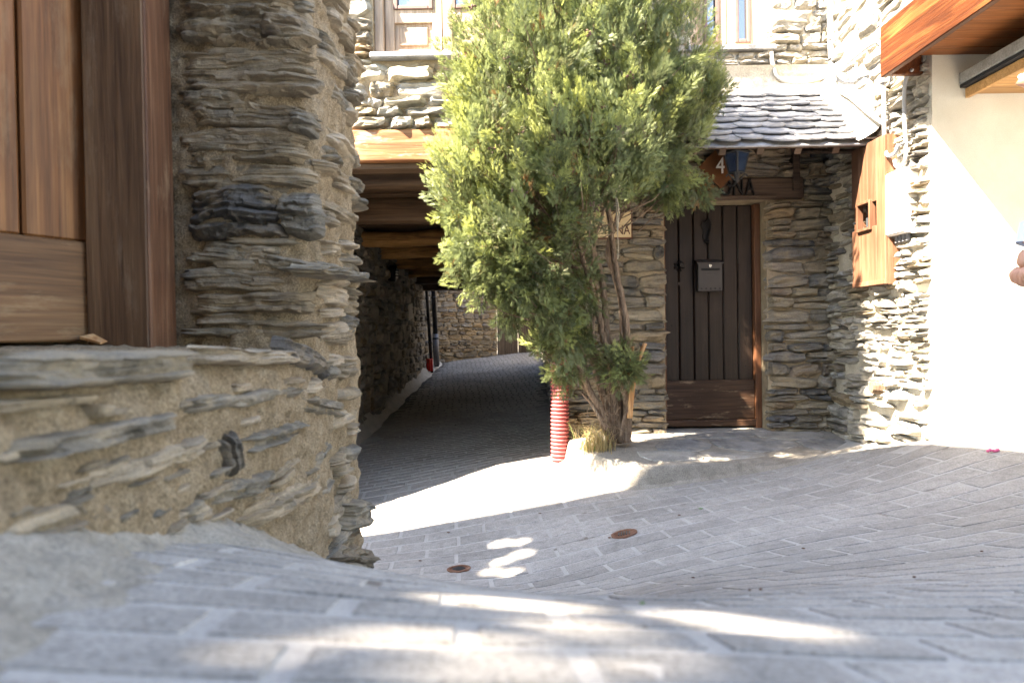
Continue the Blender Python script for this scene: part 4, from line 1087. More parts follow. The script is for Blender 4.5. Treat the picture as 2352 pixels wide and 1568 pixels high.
# ================================================================== STREET FITTINGS AND LITTER
def gnormal(x, y):
    e = .03; return Vector(((g1(x - e, y) - g1(x + e, y)) / (2 * e), (g1(x, y - e) - g1(x, y + e)) / (2 * e), 1)).normalized()
for (px_, py_, lab, R_) in ((1054, 1308, 'smaller rusty round valve cover nearer the left wall', .068), (1434, 1227, 'rusty round valve cover in the middle of the grey street', .078)):
    P = ground_at(px_, py_); nn = gnormal(P.x, P.y); Mr = nn.to_track_quat('Z', 'Y').to_matrix()
    t = thing('valve_cover', P, lab, 'valve cover', None)
    def disc(r0, r1, z0, z1, nseg=28):
        mbx = MB(); v = []
        for r, z in ((r0, z0), (r0, z1), (r1, z1), (r1, z0)): v += [P + Mr @ Vector((r * math.cos(2 * math.pi * k / nseg), r * math.sin(2 * math.pi * k / nseg), z)) for k in range(nseg)]
        mbx.add(v, [(a * nseg + k, a * nseg + (k + 1) % nseg, ((a + 1) % 4) * nseg + (k + 1) % nseg, ((a + 1) % 4) * nseg + k) for a in range(4) for k in range(nseg)]); return mbx
    disc(R_ * .76, R_, -.01, .010).build('ring', M['rust'], t)
    ld_ = MB(); ld_.add([P + Mr @ Vector((R_ * .755 * math.cos(2 * math.pi * k / 28), R_ * .755 * math.sin(2 * math.pi * k / 28), .006)) for k in range(28)], [tuple(range(28))]); lid_ = ld_.build('lid', M['rust'], t)
    for k in range(-2, 3):
        hw = R_ * .6 * math.sqrt(1 - (k / 3.2) ** 2)
        MB().box(P + Mr @ Vector((0, k * R_ * .2, .008)), (hw * 1.5, R_ * .09, .006), Mr).build('rib', M['iron_grey'], lid_)
RL = random.Random(3)
spots = [(1400, 1237, 'dry', 'dark leaf scrap touching the left of the middle valve cover'), (1560, 1185, 'dry', 'dark leaf scrap on the paving below the middle of the doorstep'), (1592, 1330, 'dry', 'reddish leaf scrap on the paving right of both valve covers'),
         (1747, 1360, 'dry', 'right one of two small dark scraps lying close together on the paving'), (1722, 1362, 'dry', 'left one of two small dark scraps lying close together on the paving'), (1030, 1225, 'dry', 'dark leaf scrap just below the sunlit strip by the near wall'),
         (965, 1290, 'dry', 'dark leaf scrap between the near wall and the smaller valve cover'), (2255, 1270, 'dry', 'dark leaf scrap on the paving nearest the right picture edge'), (2100, 1330, 'dry', 'dark leaf scrap on the paving below the white rendered wall'),
         (1475, 1395, 'green', 'tiny fallen green sprig on the near paving'), (1610, 1170, 'green', 'tiny fallen green sprig close to the doorstep edge'), (1240, 1180, 'dry', 'dark leaf scrap beside the sunlit strip below the red pipe'), (1845, 1262, 'dry', 'lone dark leaf scrap in the middle of the right paving')]
for px_, py_, kd, lab in spots:
    P = ground_at(px_, py_); P.z = g1(P.x, P.y) + .008
    s_ = (4.2 if kd == 'dry' else 6.0) * P.y / FPX; a0_ = RL.uniform(0, 6.28); el = RL.uniform(.45, .9)
    pts = [(s_ * math.cos(a0_ + w) * (1 if i % 2 else .75), s_ * el * math.sin(a0_ + w) * (1 if i % 2 else .7)) for i, w in enumerate(np.linspace(0, 6.28, 9)[:-1])]
    v = [(P.x + x, P.y + y, P.z + RL.uniform(0, .2) * s_) for x, y in pts]; v2 = [(x, y, z - .003) for x, y, z in v]
    o = MB().add(v + v2, [tuple(range(8)), tuple(range(8, 16))[::-1]] + [(i, i + 8, (i + 1) % 8 + 8, (i + 1) % 8) for i in range(8)]).build('fallen_leaf', M['leaf_dry'] if kd == 'dry' else M['leaf_green'])
    tag(o, lab, 'leaf', 'leaf scraps on the street')
P = ground_at(2280, 1041)
wv = MB(); wv.tube(smooth_path([P + Vector((-.035, .0, .012)), P + Vector((-.01, .004, .02)), P + Vector((.012, -.003, .016)), P + Vector((.04, .004, .024))], 3), [.004, .01, .007, .012, .006, .01, .008, .011, .012, .004], 6)
tag(wv.build('sweet_wrapper', M['pink']), 'small pink twisted wrapper on the street at right', 'wrapper')

# ================================================================== NEAR HOUSE (stone jamb, sill and wooden shutter at left)
nh = thing('corner_house', (-1.0, 2.2, -.9), 'near rough stone house corner with deep window sill', 'house')
def swept(name, path, zs, amp, seed, m, freq=7.0):
    """wall surface following a plan path, rough mortar"""
    P = [Vector((x, y, 0)) for x, y in path]; out = []
    for i, p in enumerate(P):
        t = (P[min(i + 1, len(P) - 1)] - P[max(i - 1, 0)]).normalized(); out.append((p, Vector((t.y, -t.x, 0))))
    px_ = np.array([o[0][:2] for o in out]); nx_ = np.array([o[1][:2] for o in out])
    V = np.zeros((len(P), len(zs), 3)); V[..., :2] = px_[:, None]; V[..., 2] = zs[None]
    Q = V * freq
    d = amp * (fbm(Q, 4, seed) + .55 * fbm(V * (2.4, 2.4, 7.0), 3, seed + 9)) + amp * .6 * fbm(V * 38, 3, seed + 17)
    d = d - amp * 1.1 * np.clip(fbm(V * (9, 9, 13), 3, seed + 31) - .35, 0, 1)
    V[..., :2] += d[..., None] * nx_[:, None]
    return mesh_obj(name, V.reshape(-1, 3), grid_faces(len(P), len(zs)), m, nh, True)
def dense(path, st):
    pts = smooth_path([(x, y, 0) for x, y in path], 8); out = [pts[0]]
    for p in pts[1:]:
        while (p - out[-1]).length > st: out.append(out[-1] + (p - out[-1]).normalized() * st)
    return [(p.x, p.y) for p in out]
YJ, XO = 2.15, -.625
# plan path keeps the wall on the right-hand side normal (t.y,-t.x): run left to right along the jamb, then away
jpath = dense([(-1.30, YJ + .015), (-1.06, YJ + .01), (-.90, YJ), (-.76, YJ + .005), (-.67, YJ + .03), (-.632, YJ + .09), (XO + .005, YJ + .25), (XO + .01, YJ + .48), (XO - .005, YJ + .60), (-.68, YJ + .66), (-.80, YJ + .68), (-1.6, YJ + .68)], .011)
pil = swept('pillar', jpath, np.arange(-1.35, 2.3, .013), .015, 71, M['mortar_near'])
# low wall under the sill: a section swept along Y
sec = [(-1.75, -.012), (-1.3, -.016), (-.9, -.026), (-.72, -.038), (-.645, -.052), (-.612, -.085), (-.60, -.14), (-.598, -.25), (-.60, -.5), (-.60, -1.2)]
sp_ = smooth_path([(x, 0, z) for x, z in sec], 10); rs = [sp_[0]]
for p in sp_[1:]:
    while (p - rs[-1]).length > .011: rs.append(rs[-1] + (p - rs[-1]).normalized() * .011)
ys = np.arange(.2, 2.26, .012)
V = np.zeros((len(rs), len(ys), 3)); nr_ = np.zeros((len(rs), 3))
for i, p in enumerate(rs):
    t = (rs[min(i + 1, len(rs) - 1)] - rs[max(i - 1, 0)]).normalized(); nr_[i] = (-t.z, 0, t.x); V[i, :, 0] = p.x; V[i, :, 2] = p.z
V[..., 1] = ys[None]
top = (nr_[:, 2] > .6)[:, None]
d = .013 * (fbm(V * 7, 4, 81) + .5 * fbm(V * (2.4, 2.4, 7), 3, 85)) + .009 * fbm(V * 38, 3, 88) - .014 * np.clip(fbm(V * (9, 9, 13), 3, 91) - .35, 0, 1)
d = np.where(top, d * .45, d)
V += d[..., None] * nr_[:, None]
lowall = mesh_obj('sill_wall', V.reshape(-1, 3), grid_faces(len(rs), len(ys))[:, ::-1], M['mortar_near'], nh, True)
# body behind
MB().b2((-1.72, .85, -1.3), (-1.6, 2.6, 2.3)).build('inner_wall', M['mortar'], nh)
MB().b2((-1.75, .85, 2.3), (-.5, 2.9, 2.42)).build('roof', M['roof_old'], nh)
# hand-laid stones
def big_stone(par, p1, p2, th, depth, m, seed, plane, sink=.25, nx=34, ny=18, dome=7.0, strat=.2):
    """p1,p2: picture ends of the stone's long axis on the plane, th: thickness in picture px"""
    if plane == 'jamb': a, b = atY(*p1, YJ), atY(*p2, YJ); n = Vector((0, -1, 0))
    else: a, b = atX(*p1, -.605), atX(*p2, -.605); n = Vector((1, 0, 0))
    c = (a + b) / 2; ax = (b - a); w = ax.length; ax.normalize()
    if plane == 'jamb': h = th * c.y / FPX
    else: h = th * c.y / FPX
    up = n.cross(ax); up = up if up.z > 0 else -up
    if ax.cross(up).dot(n) < 0: ax = -ax
    u, v = np.meshgrid(np.linspace(-1, 1, nx), np.linspace(-1, 1, ny), indexing='ij')
    s = seed * 3.17; W_, H_ = w / 2, h / 2
    x = u * np.sqrt(1 - .10 * v * v); y = v * np.sqrt(1 - .24 * u * u)
    P = np.stack([u * W_ * 9 + s, v * H_ * 9, u * 0 + s], -1)
    y = y + .16 * fbm(P * 1.5, 4, seed) * (.3 + .7 * np.abs(v)); x = x + .13 * fbm(P * 1.2 + 5, 3, seed + 3) * np.abs(u)
    x = x + u * .16 * np.round(2.5 * vnoise(np.stack([u * 0 + s, v * 2.6, (u > 0) * 7.3], -1), seed + 31)) / 2.5
    y = y + .13 * fbm(np.stack([u * W_ * 12 + s, u * 0, u * 0], -1), 4, seed + 8) + .10 * u * vnoise(np.array([[s, 1.1, 2.2]]), seed)[0]
    r = np.maximum(np.abs(u), np.abs(v)); z = 1 - r ** dome * 1.4
    body = 1 - r ** 8
    lay = np.stack([u * W_ * 6 + s, (v + .12 * vnoise(P * .6, seed + 60)) * H_ * 70, u * 0], -1)
    lay_i = np.floor((v + .10 * fbm(P * .8, 2, seed + 61)) * H_ * 75 + 50).astype(np.int64)
    blk = np.floor(u * W_ * 11 + 40 + 3 * _hash(lay_i, lay_i * 0 + 3, lay_i * 0, seed)).astype(np.int64)
    z = z + .55 * (_hash(lay_i, lay_i * 0, lay_i * 0 + 1, seed) - .5) * body + .38 * (_hash(lay_i, blk, lay_i * 0 + 2, seed) - .5) * body
    z = z + strat * 1.2 * vnoise(lay, seed + 12) * body + .30 * fbm(P * .9 + 3, 4, seed + 20) * body
    z = z + .14 * fbm(P * 4, 3, seed + 25) * body
    A_ = np.array([ax[:], up[:], n[:]])
    L_ = np.stack([x * W_ * 1.04, y * H_ * 1.05, (z - sink) * depth], -1).reshape(-1, 3)
    Vw = L_ @ A_ + np.array(c[:])
    return mesh_obj('stone', Vw, grid_faces(nx, ny), m, par, False)
J = [((408, 62), (706, 52), 74, .05, 'near_stone'), ((600, 66), (704, 60), 42, .062, 'near_dark'), ((412, 146), (716, 138), 40, .022, 'near_stone'), ((414, 186), (716, 190), 38, .032, 'near_stone'), ((418, 222), (560, 226), 24, .024, 'near_stone'),
     ((420, 262), (705, 270), 44, .036, 'near_stone'), ((660, 282), (724, 292), 34, .05, 'near_grey'), ((424, 322), (690, 322), 40, .026, 'near_stone'), ((430, 362), (690, 358), 26, .034, 'near_stone'), ((425, 398), (700, 404), 36, .03, 'near_stone'),
     ((424, 486), (664, 484), 98, .05, 'near_dark'), ((640, 490), (730, 490), 80, .045, 'near_grey'), ((455, 580), (656, 594), 42, .040, 'near_stone'), ((436, 640), (650, 644), 40, .026, 'near_stone'), ((596, 596), (738, 622), 26, .052, 'near_grey'),
     ((440, 694), (726, 692), 40, .034, 'near_stone'), ((446, 732), (600, 734), 22, .026, 'near_stone'), ((450, 758), (724, 756), 30, .030, 'near_stone'), ((410, 14), (690, 8), 44, .038, 'near_stone')]
for k, (p1, p2, th, dp, m) in enumerate(J): big_stone(pil, p1, p2, th * 1.4, dp * 1.1, M[m], 200 + k, 'jamb', .52, 46, 26)
Lw = [((0, 862), (446, 834), 62, .040, 'near_grey'), ((470, 818), (672, 822), 30, .034, 'near_pale'), ((418, 938), (680, 897), 25, .036, 'near_grey'), ((0, 1042), (400, 962), 42, .036, 'near_grey'), ((150, 1116), (478, 1022), 46, .034, 'near_pale'),
      ((506, 992), (528, 1096), 52, .034, 'near_dark'), ((548, 1024), (696, 978), 34, .036, 'near_grey'), ((490, 1138), (632, 1092), 40, .036, 'near_grey'), ((568, 1190), (728, 1112), 46, .034, 'near_pale'), ((-20, 1238), (176, 1168), 56, .034, 'near_pale'),
      ((150, 1298), (490, 1160), 30, .040, 'near_pale'), ((662, 800), (748, 852), 44, .034, 'near_dark'), ((684, 924), (788, 944), 32, .034, 'near_grey'), ((722, 1072), (758, 1010), 19, .026, 'near_grey'), ((-40, 940), (220, 915), 22, .02, 'near_stone')]
for k, (p1, p2, th, dp, m) in enumerate(Lw): big_stone(lowall, p1, p2, th * 1.3, dp * 1.05, M[m], 300 + k, 'out', .48, 46, 22)
Rf = random.Random(23)
for k in range(30):
    y_ = 10 + k * 26 + Rf.uniform(-8, 8); x_ = Rf.uniform(404, 600); w__ = Rf.uniform(60, 150)
    big_stone(pil, (x_, y_), (min(x_ + w__, 722), y_ + Rf.uniform(-6, 6)), Rf.uniform(14, 30), Rf.uniform(.014, .024), M[Rf.choice(['near_stone', 'near_stone', 'near_grey'])], 600 + k, 'jamb', .35, 26, 14)
for k in range(44):
    x_ = Rf.uniform(-20, 640); y_ = Rf.uniform(880, 1235); w__ = Rf.uniform(20, 90); sl_ = -(y_ - 772) / (1176 - x_)
    big_stone(lowall, (x_, y_), (x_ + w__, y_ + w__ * sl_ + Rf.uniform(-8, 8)), Rf.uniform(10, 24), Rf.uniform(.012, .026), M[Rf.choice(['near_stone', 'near_pale', 'near_grey', 'near_stone'])], 700 + k, 'out', .35, 22, 12)
# smaller stones on the outer face, from its top to the foot
Rn = random.Random(17); cnt = 0
yy_ = -10
while yy_ < 1330:
    for col in range(2):
        x1 = Rn.uniform(738, 772) if col == 0 else Rn.uniform(782, 806)
        wpx = Rn.uniform(24, 58) if col == 0 else Rn.uniform(18, 34)
        if yy_ > 880 and col == 0 and Rn.random() < .5: x1 -= Rn.uniform(0, 90); wpx *= 1.3
        thp = Rn.uniform(22, 50)
        yv = yy_ + Rn.uniform(-14, 14)
        slope = -(yv - 772) / 430.0
        if Rn.random() < .78:
            big_stone(pil, (x1, yv), (x1 + wpx, yv + wpx * slope + Rn.uniform(-8, 8)), thp, Rn.uniform(.030, .048) if col else Rn.uniform(.022, .036), M[Rn.choice(['near_stone', 'near_pale', 'near_grey', 'near_pale', 'near_stone'])], 400 + cnt, 'out', .42, 20, 14, 4.5)
            cnt += 1
    yy_ += Rn.uniform(30, 46)
big_stone(pil, (752, 1300), (842, 1292), 92, .075, M['near_stone'], 501, 'out', .25); big_stone(pil, (780, 1185), (834, 1175), 66, .05, M['near_grey'], 502, 'out', .25)
big_stone(pil, (700, 618), (820, 640), 26, .075, M['near_grey'], 503, 'out', .2)
# rough cement worked up against the foot of the wall
ya_ = np.arange(.22, 2.95, .014); ta_ = np.linspace(0, 1, 30)
AY, AT = np.meshgrid(ya_, ta_, indexing='ij')
wid = .20 + .06 * np.sin(AY * 4.1) + .05 * np.sin(AY * 9.3 + 1) + .10 * np.clip(1.2 - AY, 0, 1)
AX = -.66 + AT * (wid + .06)
AZ = G(AX, AY) + .075 * (1 - AT) ** 2.2 - .006 * AT
PN = np.stack([AX, AY, AZ], -1)
AZ = AZ + (.010 * fbm(PN * 9, 4, 95) + .004 * fbm(PN * 38, 3, 96)) * np.clip((1 - AT) * 3, 0, 1)
mesh_obj('cement_apron', np.stack([AX, AY, AZ], -1).reshape(-1, 3), grid_faces(len(ya_), len(ta_))[:, ::-1], M['apron'], nh, True)
# wooden shutter and post
sh = thing('wooden_shutter', (-1.25, 2.05, -.01), 'worn brown board shutter standing on the near stone sill', 'shutter')
A0 = Vector((-1.252, 2.045, 0)); dS = Vector((-.447, -.894, 0)).normalized(); nS = Vector((-dS.y, dS.x, 0)); nS = nS if nS.x > 0 else -nS
MS = Matrix((dS, nS, Vector((0, 0, 1)))).transposed()
def local_box(name, c, size, ch, m):
    o = MB().box((0, 0, 0), size, None, ch).build(name, M[m]); o.matrix_basis = Matrix.Translation(c) @ MS.to_4x4(); return put(o, sh)
def sbox(name, s0, s1, z0, z1, d0, d1, m, ch=.004): return local_box(name, A0 + dS * ((s0 + s1) / 2) + nS * ((d0 + d1) / 2) + Vector((0, 0, (z0 + z1) / 2)), (s1 - s0, abs(d1 - d0), z1 - z0), ch, m)
zr = .288
e = 0.0
for k, wdt in enumerate((.188, .17, .18, .18, .18)):
    sbox('board', e + .004, e + wdt - .004, zr + .002, 1.9, -.03, -.003, 'wood_near', .007); e += wdt
sbox('backing', 0, 1.0, .0, 1.9, -.06, -.032, 'wood_post')
sbox('bottom_rail', -.01, 1.0, -.004, zr, -.03, .016, 'wood_rail', .005)
po = thing('door_post', (-1.15, 2.08, -.02), 'thick weathered brown post between the shutter and the stone jamb', 'post')
MB().b2((-1.245, 2.0, -.03), (-1.062, 2.10, 2.0), .006).build('post_front', M['wood_post'], po)
MB().b2((-1.10, 2.004, -.03), (-1.057, 2.155, 2.0), .004).build('post_side', M['wood_postred'], po)
p = atY(232, 762, 1.99); spl = MB()
spl.add([(p.x - .05, 1.97, p.z - .012), (p.x + .015, 1.96, p.z - .03), (p.x + .02, 1.99, p.z - .028), (p.x - .03, 2.0, p.z - .004), (p.x - .05, 1.972, p.z - .02), (p.x + .015, 1.962, p.z - .036)], [(0, 1, 2, 3), (0, 4, 5, 1), (1, 5, 2), (0, 3, 4), (3, 2, 5, 4)])
spl.build('splinter', M['cut_wood'], sh)

# ================================================================== ADDED SUNSHADE BEHIND THE CAMERA (unseen roof cut to shade the street)
ZR = 6.4
def up_to_roof(P): s_ = (ZR - P.z) / (-SUN.z); return P - SUN * s_
edge = [(700, 1256), (830, 1231), (1000, 1203), (1140, 1179), (1300, 1150), (1430, 1124), (1540, 1104), (1650, 1088), (1780, 1066), (1900, 1046), (2000, 1030), (2080, 1021), (2200, 1024), (2352, 1036), (2500, 1052)]
ev = [up_to_roof(ground_at(*e_)) for e_ in edge]
ev = [Vector((q.x, q.y, ZR)) for q in ev]
sunshade = thing('added_sunshade', (-7, -2, -.2), 'added unseen barn out of the picture whose roof shades the street', 'sunshade')
poly = [(-16.0, ev[0].y)] + [(q.x, q.y) for q in ev] + [(ev[-1].x + .4, -9.0), (-16.0, -9.0)]  # outline set by where the shade on the street should end
holes = []
def hole_px(cx, cy, rx, ry, rot=0.0):  # holes cut so that sun streaks and patches land on the paving
    pts = []
    for k in range(14):
        a = 2 * math.pi * k / 14; wob = 1 + .22 * math.sin(k * 2.3 + cx) ; dx, dy = rx * math.cos(a), ry * math.sin(a) * wob
        q = up_to_roof(ground_at(cx + dx * math.cos(rot) - dy * math.sin(rot), cy + dx * math.sin(rot) + dy * math.cos(rot))); pts.append((q.x, q.y))
    holes.append(pts)
for hx, hy, hrx, hry, hrot in ((1175, 1390, 190, 13, .10), (1335, 1446, 140, 13, .18), (1720, 1440, 230, 15, .15), (990, 1474, 250, 15, .07), (1490, 1520, 130, 13, .2), (1180, 1545, 290, 15, .05), (620, 1500, 90, 14, .05)):
    hole_px(hx, hy, hrx, hry * .72, hrot)
for cx2, cy2, rx2, ry2 in ((1150, 1249, 20, 7), (1192, 1246, 18, 6), (1196, 1274, 24, 8), (1152, 1290, 20, 7), (1128, 1314, 18, 8), (1172, 1316, 22, 8)): hole_px(cx2, cy2, rx2, ry2, -.2)
bm = bmesh.new(); edges_ = []
for P in [poly] + holes:
    vv = [bm.verts.new((x, y, ZR)) for x, y in P]
    edges_ += [bm.edges.new((vv[i], vv[(i + 1) % len(vv)])) for i in range(len(vv))]
bmesh.ops.triangle_fill(bm, edges=edges_, use_beauty=True)
ex = bmesh.ops.extrude_face_region(bm, geom=list(bm.faces))
bmesh.ops.translate(bm, verts=[v for v in ex['geom'] if isinstance(v, bmesh.types.BMVert)], vec=(0, 0, .012))
bmesh.ops.recalc_face_normals(bm, faces=bm.faces)
me = bpy.data.meshes.new('sunshade_roof'); bm.to_mesh(me); bm.free(); me.materials.append(M['roof_old'])
ro = bpy.data.objects.new('sunshade_roof', me); COL.objects.link(ro); put(ro, sunshade)
for x, y in ((-8, -8), (-13, -8), (-13, 1.2), (-9, .9), (-3.6, -8)):
    MB().b2((x, y, -.6), (x + .25, y + .25, ZR - .002), .01).build('sunshade_post', M['wood_post'], sunshade)

# unseen house added behind the camera to darken the walls facing it
bh = thing('added_house', (1, -2.6, -.2), 'plain stone house added unseen behind the camera to dim the walls facing it', 'house')
MB().b2((-3.2, -3.4, -.8), (7.5, -2.6, 4.4)).build('front_wall', M['mortar'], bh)
MB().b2((-3.4, -6, 4.4), (7.7, -2.4, 4.5)).build('roof', M['roof_old'], bh)

# ================================================================== CYPRESS
tb = Vector((.88, 5.56, 0)); tb.z = ztop(tb.x, tb.y)
cy = thing('cypress_tree', tb, 'bushy green cypress with many bare stems growing beside the porch door', 'tree')
def spray(nb=3):
    """one small flat scale-leaf spray in the XY plane, axis +Y"""
    v, f = [], []
    def blade(x0, y0, ang, ln, w):
        d = np.array([math.sin(ang), math.cos(ang)]); n = np.array([d[1], -d[0]]); a = np.array([x0, y0]); i = len(v)
        v.extend([(*(a - n * w * .5), 0), (*(a + n * w * .5), 0), (*(a + d * ln), 0)]); f.append((i, i + 1, i + 2))
    blade(0, 0, 0, 1.0, .10)
    for k in range(nb):
        t = k / nb; y = .08 + .80 * t; ln = .58 * (1 - t * .6)
        for sg in (-1, 1): blade(0, y + .05 * sg, sg * (.66 + .12 * math.sin(k * 2.1 + sg)), ln, .105)
    return np.array(v), f
SV, SF = spray()
SV[:, 2] = -.25 * SV[:, 1] ** 2 - .3 * np.abs(SV[:, 0])
SFn = np.array(SF)
LOB = [(1300, -60, 290, 230, 4.85, 1.0), (1330, -330, 250, 260, 4.95, .8), (1215, 110, 195, 190, 4.6, 1.2), (1110, 210, 80, 130, 4.7, 1.2), (1590, 200, 80, 80, 5.05, .8), (1410, 140, 200, 190, 4.75, 1.1), (1165, 290, 140, 170, 4.65, 1.3), (1330, 330, 190, 160, 4.5, 1.2), (1490, 260, 130, 160, 4.9, 1.1),
       (1555, 130, 80, 140, 5.0, 1.0), (1075, 420, 90, 125, 4.7, 1.4), (1230, 480, 150, 130, 4.6, 1.2), (1130, 560, 100, 80, 4.7, 1.4), (1205, 640, 95, 70, 4.8, 1.3), (1270, 720, 60, 65, 5.0, 1.2), (1420, 390, 95, 80, 4.8, 1.0), (1525, 390, 75, 55, 5.0, 1.0),
       (1545, 440, 60, 28, 5.1, 1.2), (1612, 425, 28, 38, 5.2, 1.6), (1330, 610, 75, 90, 5.0, .7), (1300, 830, 45, 60, 5.3, 1.3), (1425, 840, 50, 48, 5.3, 1.5), (1635, 215, 38, 45, 5.1, 1.0), (1585, 300, 50, 60, 5.05, 1.0), (1400, 560, 40, 80, 5.0, .5), (1250, 800, 35, 35, 5.2, 1.0), (1070, 480, 60, 60, 4.75, 1.4), (1055, 590, 45, 45, 4.75, 1.3), (1110, 655, 50, 40, 4.8, 1.3), (1175, 715, 45, 38, 4.9, 1.2), (1245, 690, 60, 60, 4.95, 1.2), (1290, 775, 50, 55, 5.1, 1.2), (1335, 690, 45, 70, 5.15, .8), (1355, 800, 35, 45, 5.3, .9)]
R2 = np.random.default_rng(12)
cl = []
for li, (px_, py_, rx, ry, Y, dens) in enumerate(LOB):
    c = atY(px_, py_, Y); sc = Y / FPX; rr = np.array([rx * sc, min(.62, (rx + ry) / 2 * sc * .85), ry * sc])
    area = rr[0] * rr[2] + rr[0] * rr[1] + rr[1] * rr[2]
    n = int(area * 420 * dens) + 8
    for _ in range(n):
        d = R2.normal(size=3); d /= np.linalg.norm(d)
        rad = R2.uniform(.15, 1.0) ** .42
        p = np.array(c[:]) + d * rr * rad
        if p[1] > 5.83: continue
        q_ = proj(p)
        if float(fbm((p * 4.2 + 11.3)[None], 2, 77)[0]) < -.34 and li < 21: continue
        if any(x0 - 26 < q_[0] < x1 + 22 and y0 - 34 < q_[1] < y1 + 26 for x0, x1, y0, y1 in ((1388, 1450, 492, 545), (1658, 1750, 418, 455), (1645, 1710, 350, 400), (1390, 1520, 560, 760))): continue
        if p[1] > 4.95 and p[0] < .12 and p[2] > .9: continue
        cl.append((p, d * (1 / rr) / np.linalg.norm(d / rr), li, rad))
print('clusters', len(cl))
Vs, tones = [], []
for p, d, li, rad in cl:
    out = d * .75 + np.array([-.08, -.12, .75]) + R2.normal(size=3) * .28
    if LOB[li][1] > 380 and LOB[li][0] > 1500: out = d * .5 + np.array([.25, -.1, -.45]) + R2.normal(size=3) * .3
    elif LOB[li][1] > 540: out = d * .9 + np.array([-.1, -.1, .05]) + R2.normal(size=3) * .35
    out /= np.linalg.norm(out)
    tone = np.clip(.50 + .22 * R2.normal() + .18 * max(0, -d[0]) + .10 * d[2], .10, 1.0)  # lighter on the sunny left and top: sunlight put into the leaf colour
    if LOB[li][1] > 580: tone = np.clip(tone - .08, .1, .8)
    if R2.random() < .02 or (li == 18 and R2.random() < .4): tone = R2.uniform(0, .08)
    # a plume: small sprays fanning in a loose plane along a curved axis
    pn = R2.normal(size=3) + d * .9; pn -= out * out.dot(pn); pn /= np.linalg.norm(pn); side = np.cross(out, pn)
    PLn = R2.uniform(.12, .23); ns = int(PLn * 185) + 3
    for q in range(ns):
        t = (q + R2.random()) / ns; sg = 1 if q % 2 else -1
        w = (1 - t) * .46 + .05
        lat = sg * R2.uniform(.0, 1.0) * w * PLn
        o = p + out * (t - .45) * PLn + side * lat + pn * (R2.normal() * .012 - .12 * PLn * t * t)
        ax = out + side * sg * R2.uniform(.1, .75) + pn * R2.normal() * .2; ax /= np.linalg.norm(ax)
        up = pn + R2.normal(size=3) * .35; up -= ax * ax.dot(up); up /= np.linalg.norm(up)
        sx = np.cross(ax, up); l = R2.uniform(.030, .054)
        Vs.append((SV[:, :1] * sx + SV[:, 1:2] * ax + SV[:, 2:] * up) * l + o)
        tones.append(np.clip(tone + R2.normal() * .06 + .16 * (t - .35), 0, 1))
Vs = np.array(Vs); ns_ = len(Vs); nv = SV.shape[0]
print('sprays', ns_, 'tris', ns_ * len(SF) * 3)
me = bpy.data.meshes.new('crown')
vall = Vs.reshape(-1, 3); fall = (np.arange(ns_)[:, None, None] * nv + SFn[None]).reshape(-1, 3)
me.vertices.add(len(vall)); me.vertices.foreach_set('co', vall.ravel())
me.loops.add(fall.size); me.loops.foreach_set('vertex_index', fall.ravel().astype(np.int32))
me.polygons.add(len(fall)); me.polygons.foreach_set('loop_start', np.arange(0, fall.size, 3, dtype=np.int32)); me.polygons.foreach_set('loop_total', np.full(len(fall), 3, dtype=np.int32))
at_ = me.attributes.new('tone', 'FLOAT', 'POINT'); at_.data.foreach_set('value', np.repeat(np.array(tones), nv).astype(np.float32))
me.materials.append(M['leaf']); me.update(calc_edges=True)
crown = bpy.data.objects.new('crown', me); COL.objects.link(crown); put(crown, cy)
# stems
ST = [([(1403, 1016), (1388, 960), (1352, 892), (1330, 842), (1290, 785), (1225, 705)], .040, .012, 5.0), ([(1424, 1014), (1410, 920), (1404, 842), (1386, 780), (1370, 700), (1340, 600), (1300, 480)], .040, .014, 4.9),
      ([(1438, 1014), (1442, 930), (1427, 850), (1440, 760), (1420, 650), (1402, 520), (1395, 400), (1400, 250)], .042, .014, 4.95), ([(1416, 1014), (1380, 890), (1346, 770), (1330, 650), (1300, 560), (1270, 400), (1240, 200)], .036, .012, 4.9),
      ([(1412, 1014), (1400, 900), (1392, 740), (1382, 640), (1352, 520), (1330, 300), (1320, 80)], .036, .014, 4.9), ([(1428, 1014), (1400, 800), (1360, 690), (1310, 610), (1200, 560), (1120, 500)], .03, .008, 4.8),
      ([(1432, 1014), (1426, 700), (1396, 570), (1450, 460), (1530, 400), (1600, 350)], .03, .008, 5.05), ([(1400, 1012), (1350, 900), (1300, 850), (1255, 815), (1238, 802)], .02, .006, 5.1), ([(1418, 1012), (1370, 820), (1320, 700), (1290, 640), (1250, 560)], .022, .008, 4.95),
      ([(1426, 1012), (1398, 900), (1360, 780), (1372, 690), (1360, 590), (1400, 450), (1480, 300)], .026, .008, 4.95)]
Rt = random.Random(8)
for pts, r0, r1, Yt in ST:
    n = len(pts); P3 = []
    for i, (x, y) in enumerate(pts): P3.append(atY(x, y, 5.56 + (Yt - 5.56) * (i / (n - 1)) ** 1.2))
    path = smooth_path(P3, 7); m_ = len(path)
    path = [q + Vector((Rt.uniform(-.006, .006), Rt.uniform(-.006, .006), 0)) for q in path]
    rad = [(r0 + (r1 - r0) * (i / (m_ - 1)) ** .8) * Rt.uniform(.9, 1.1) for i in range(m_)]
    MB().tube(path, rad, 10).build('stem', M['bark'], cy, True)
def stub(pts, r0, r1, cutm):
    P3 = [atY(x, y, 5.42) for x, y in pts]; path = smooth_path(P3, 5)
    MB().tube(path, [r0 + (r1 - r0) * i / (len(path) - 1) for i in range(len(path))], 9).build('cut_stem', M[cutm], cy, True)
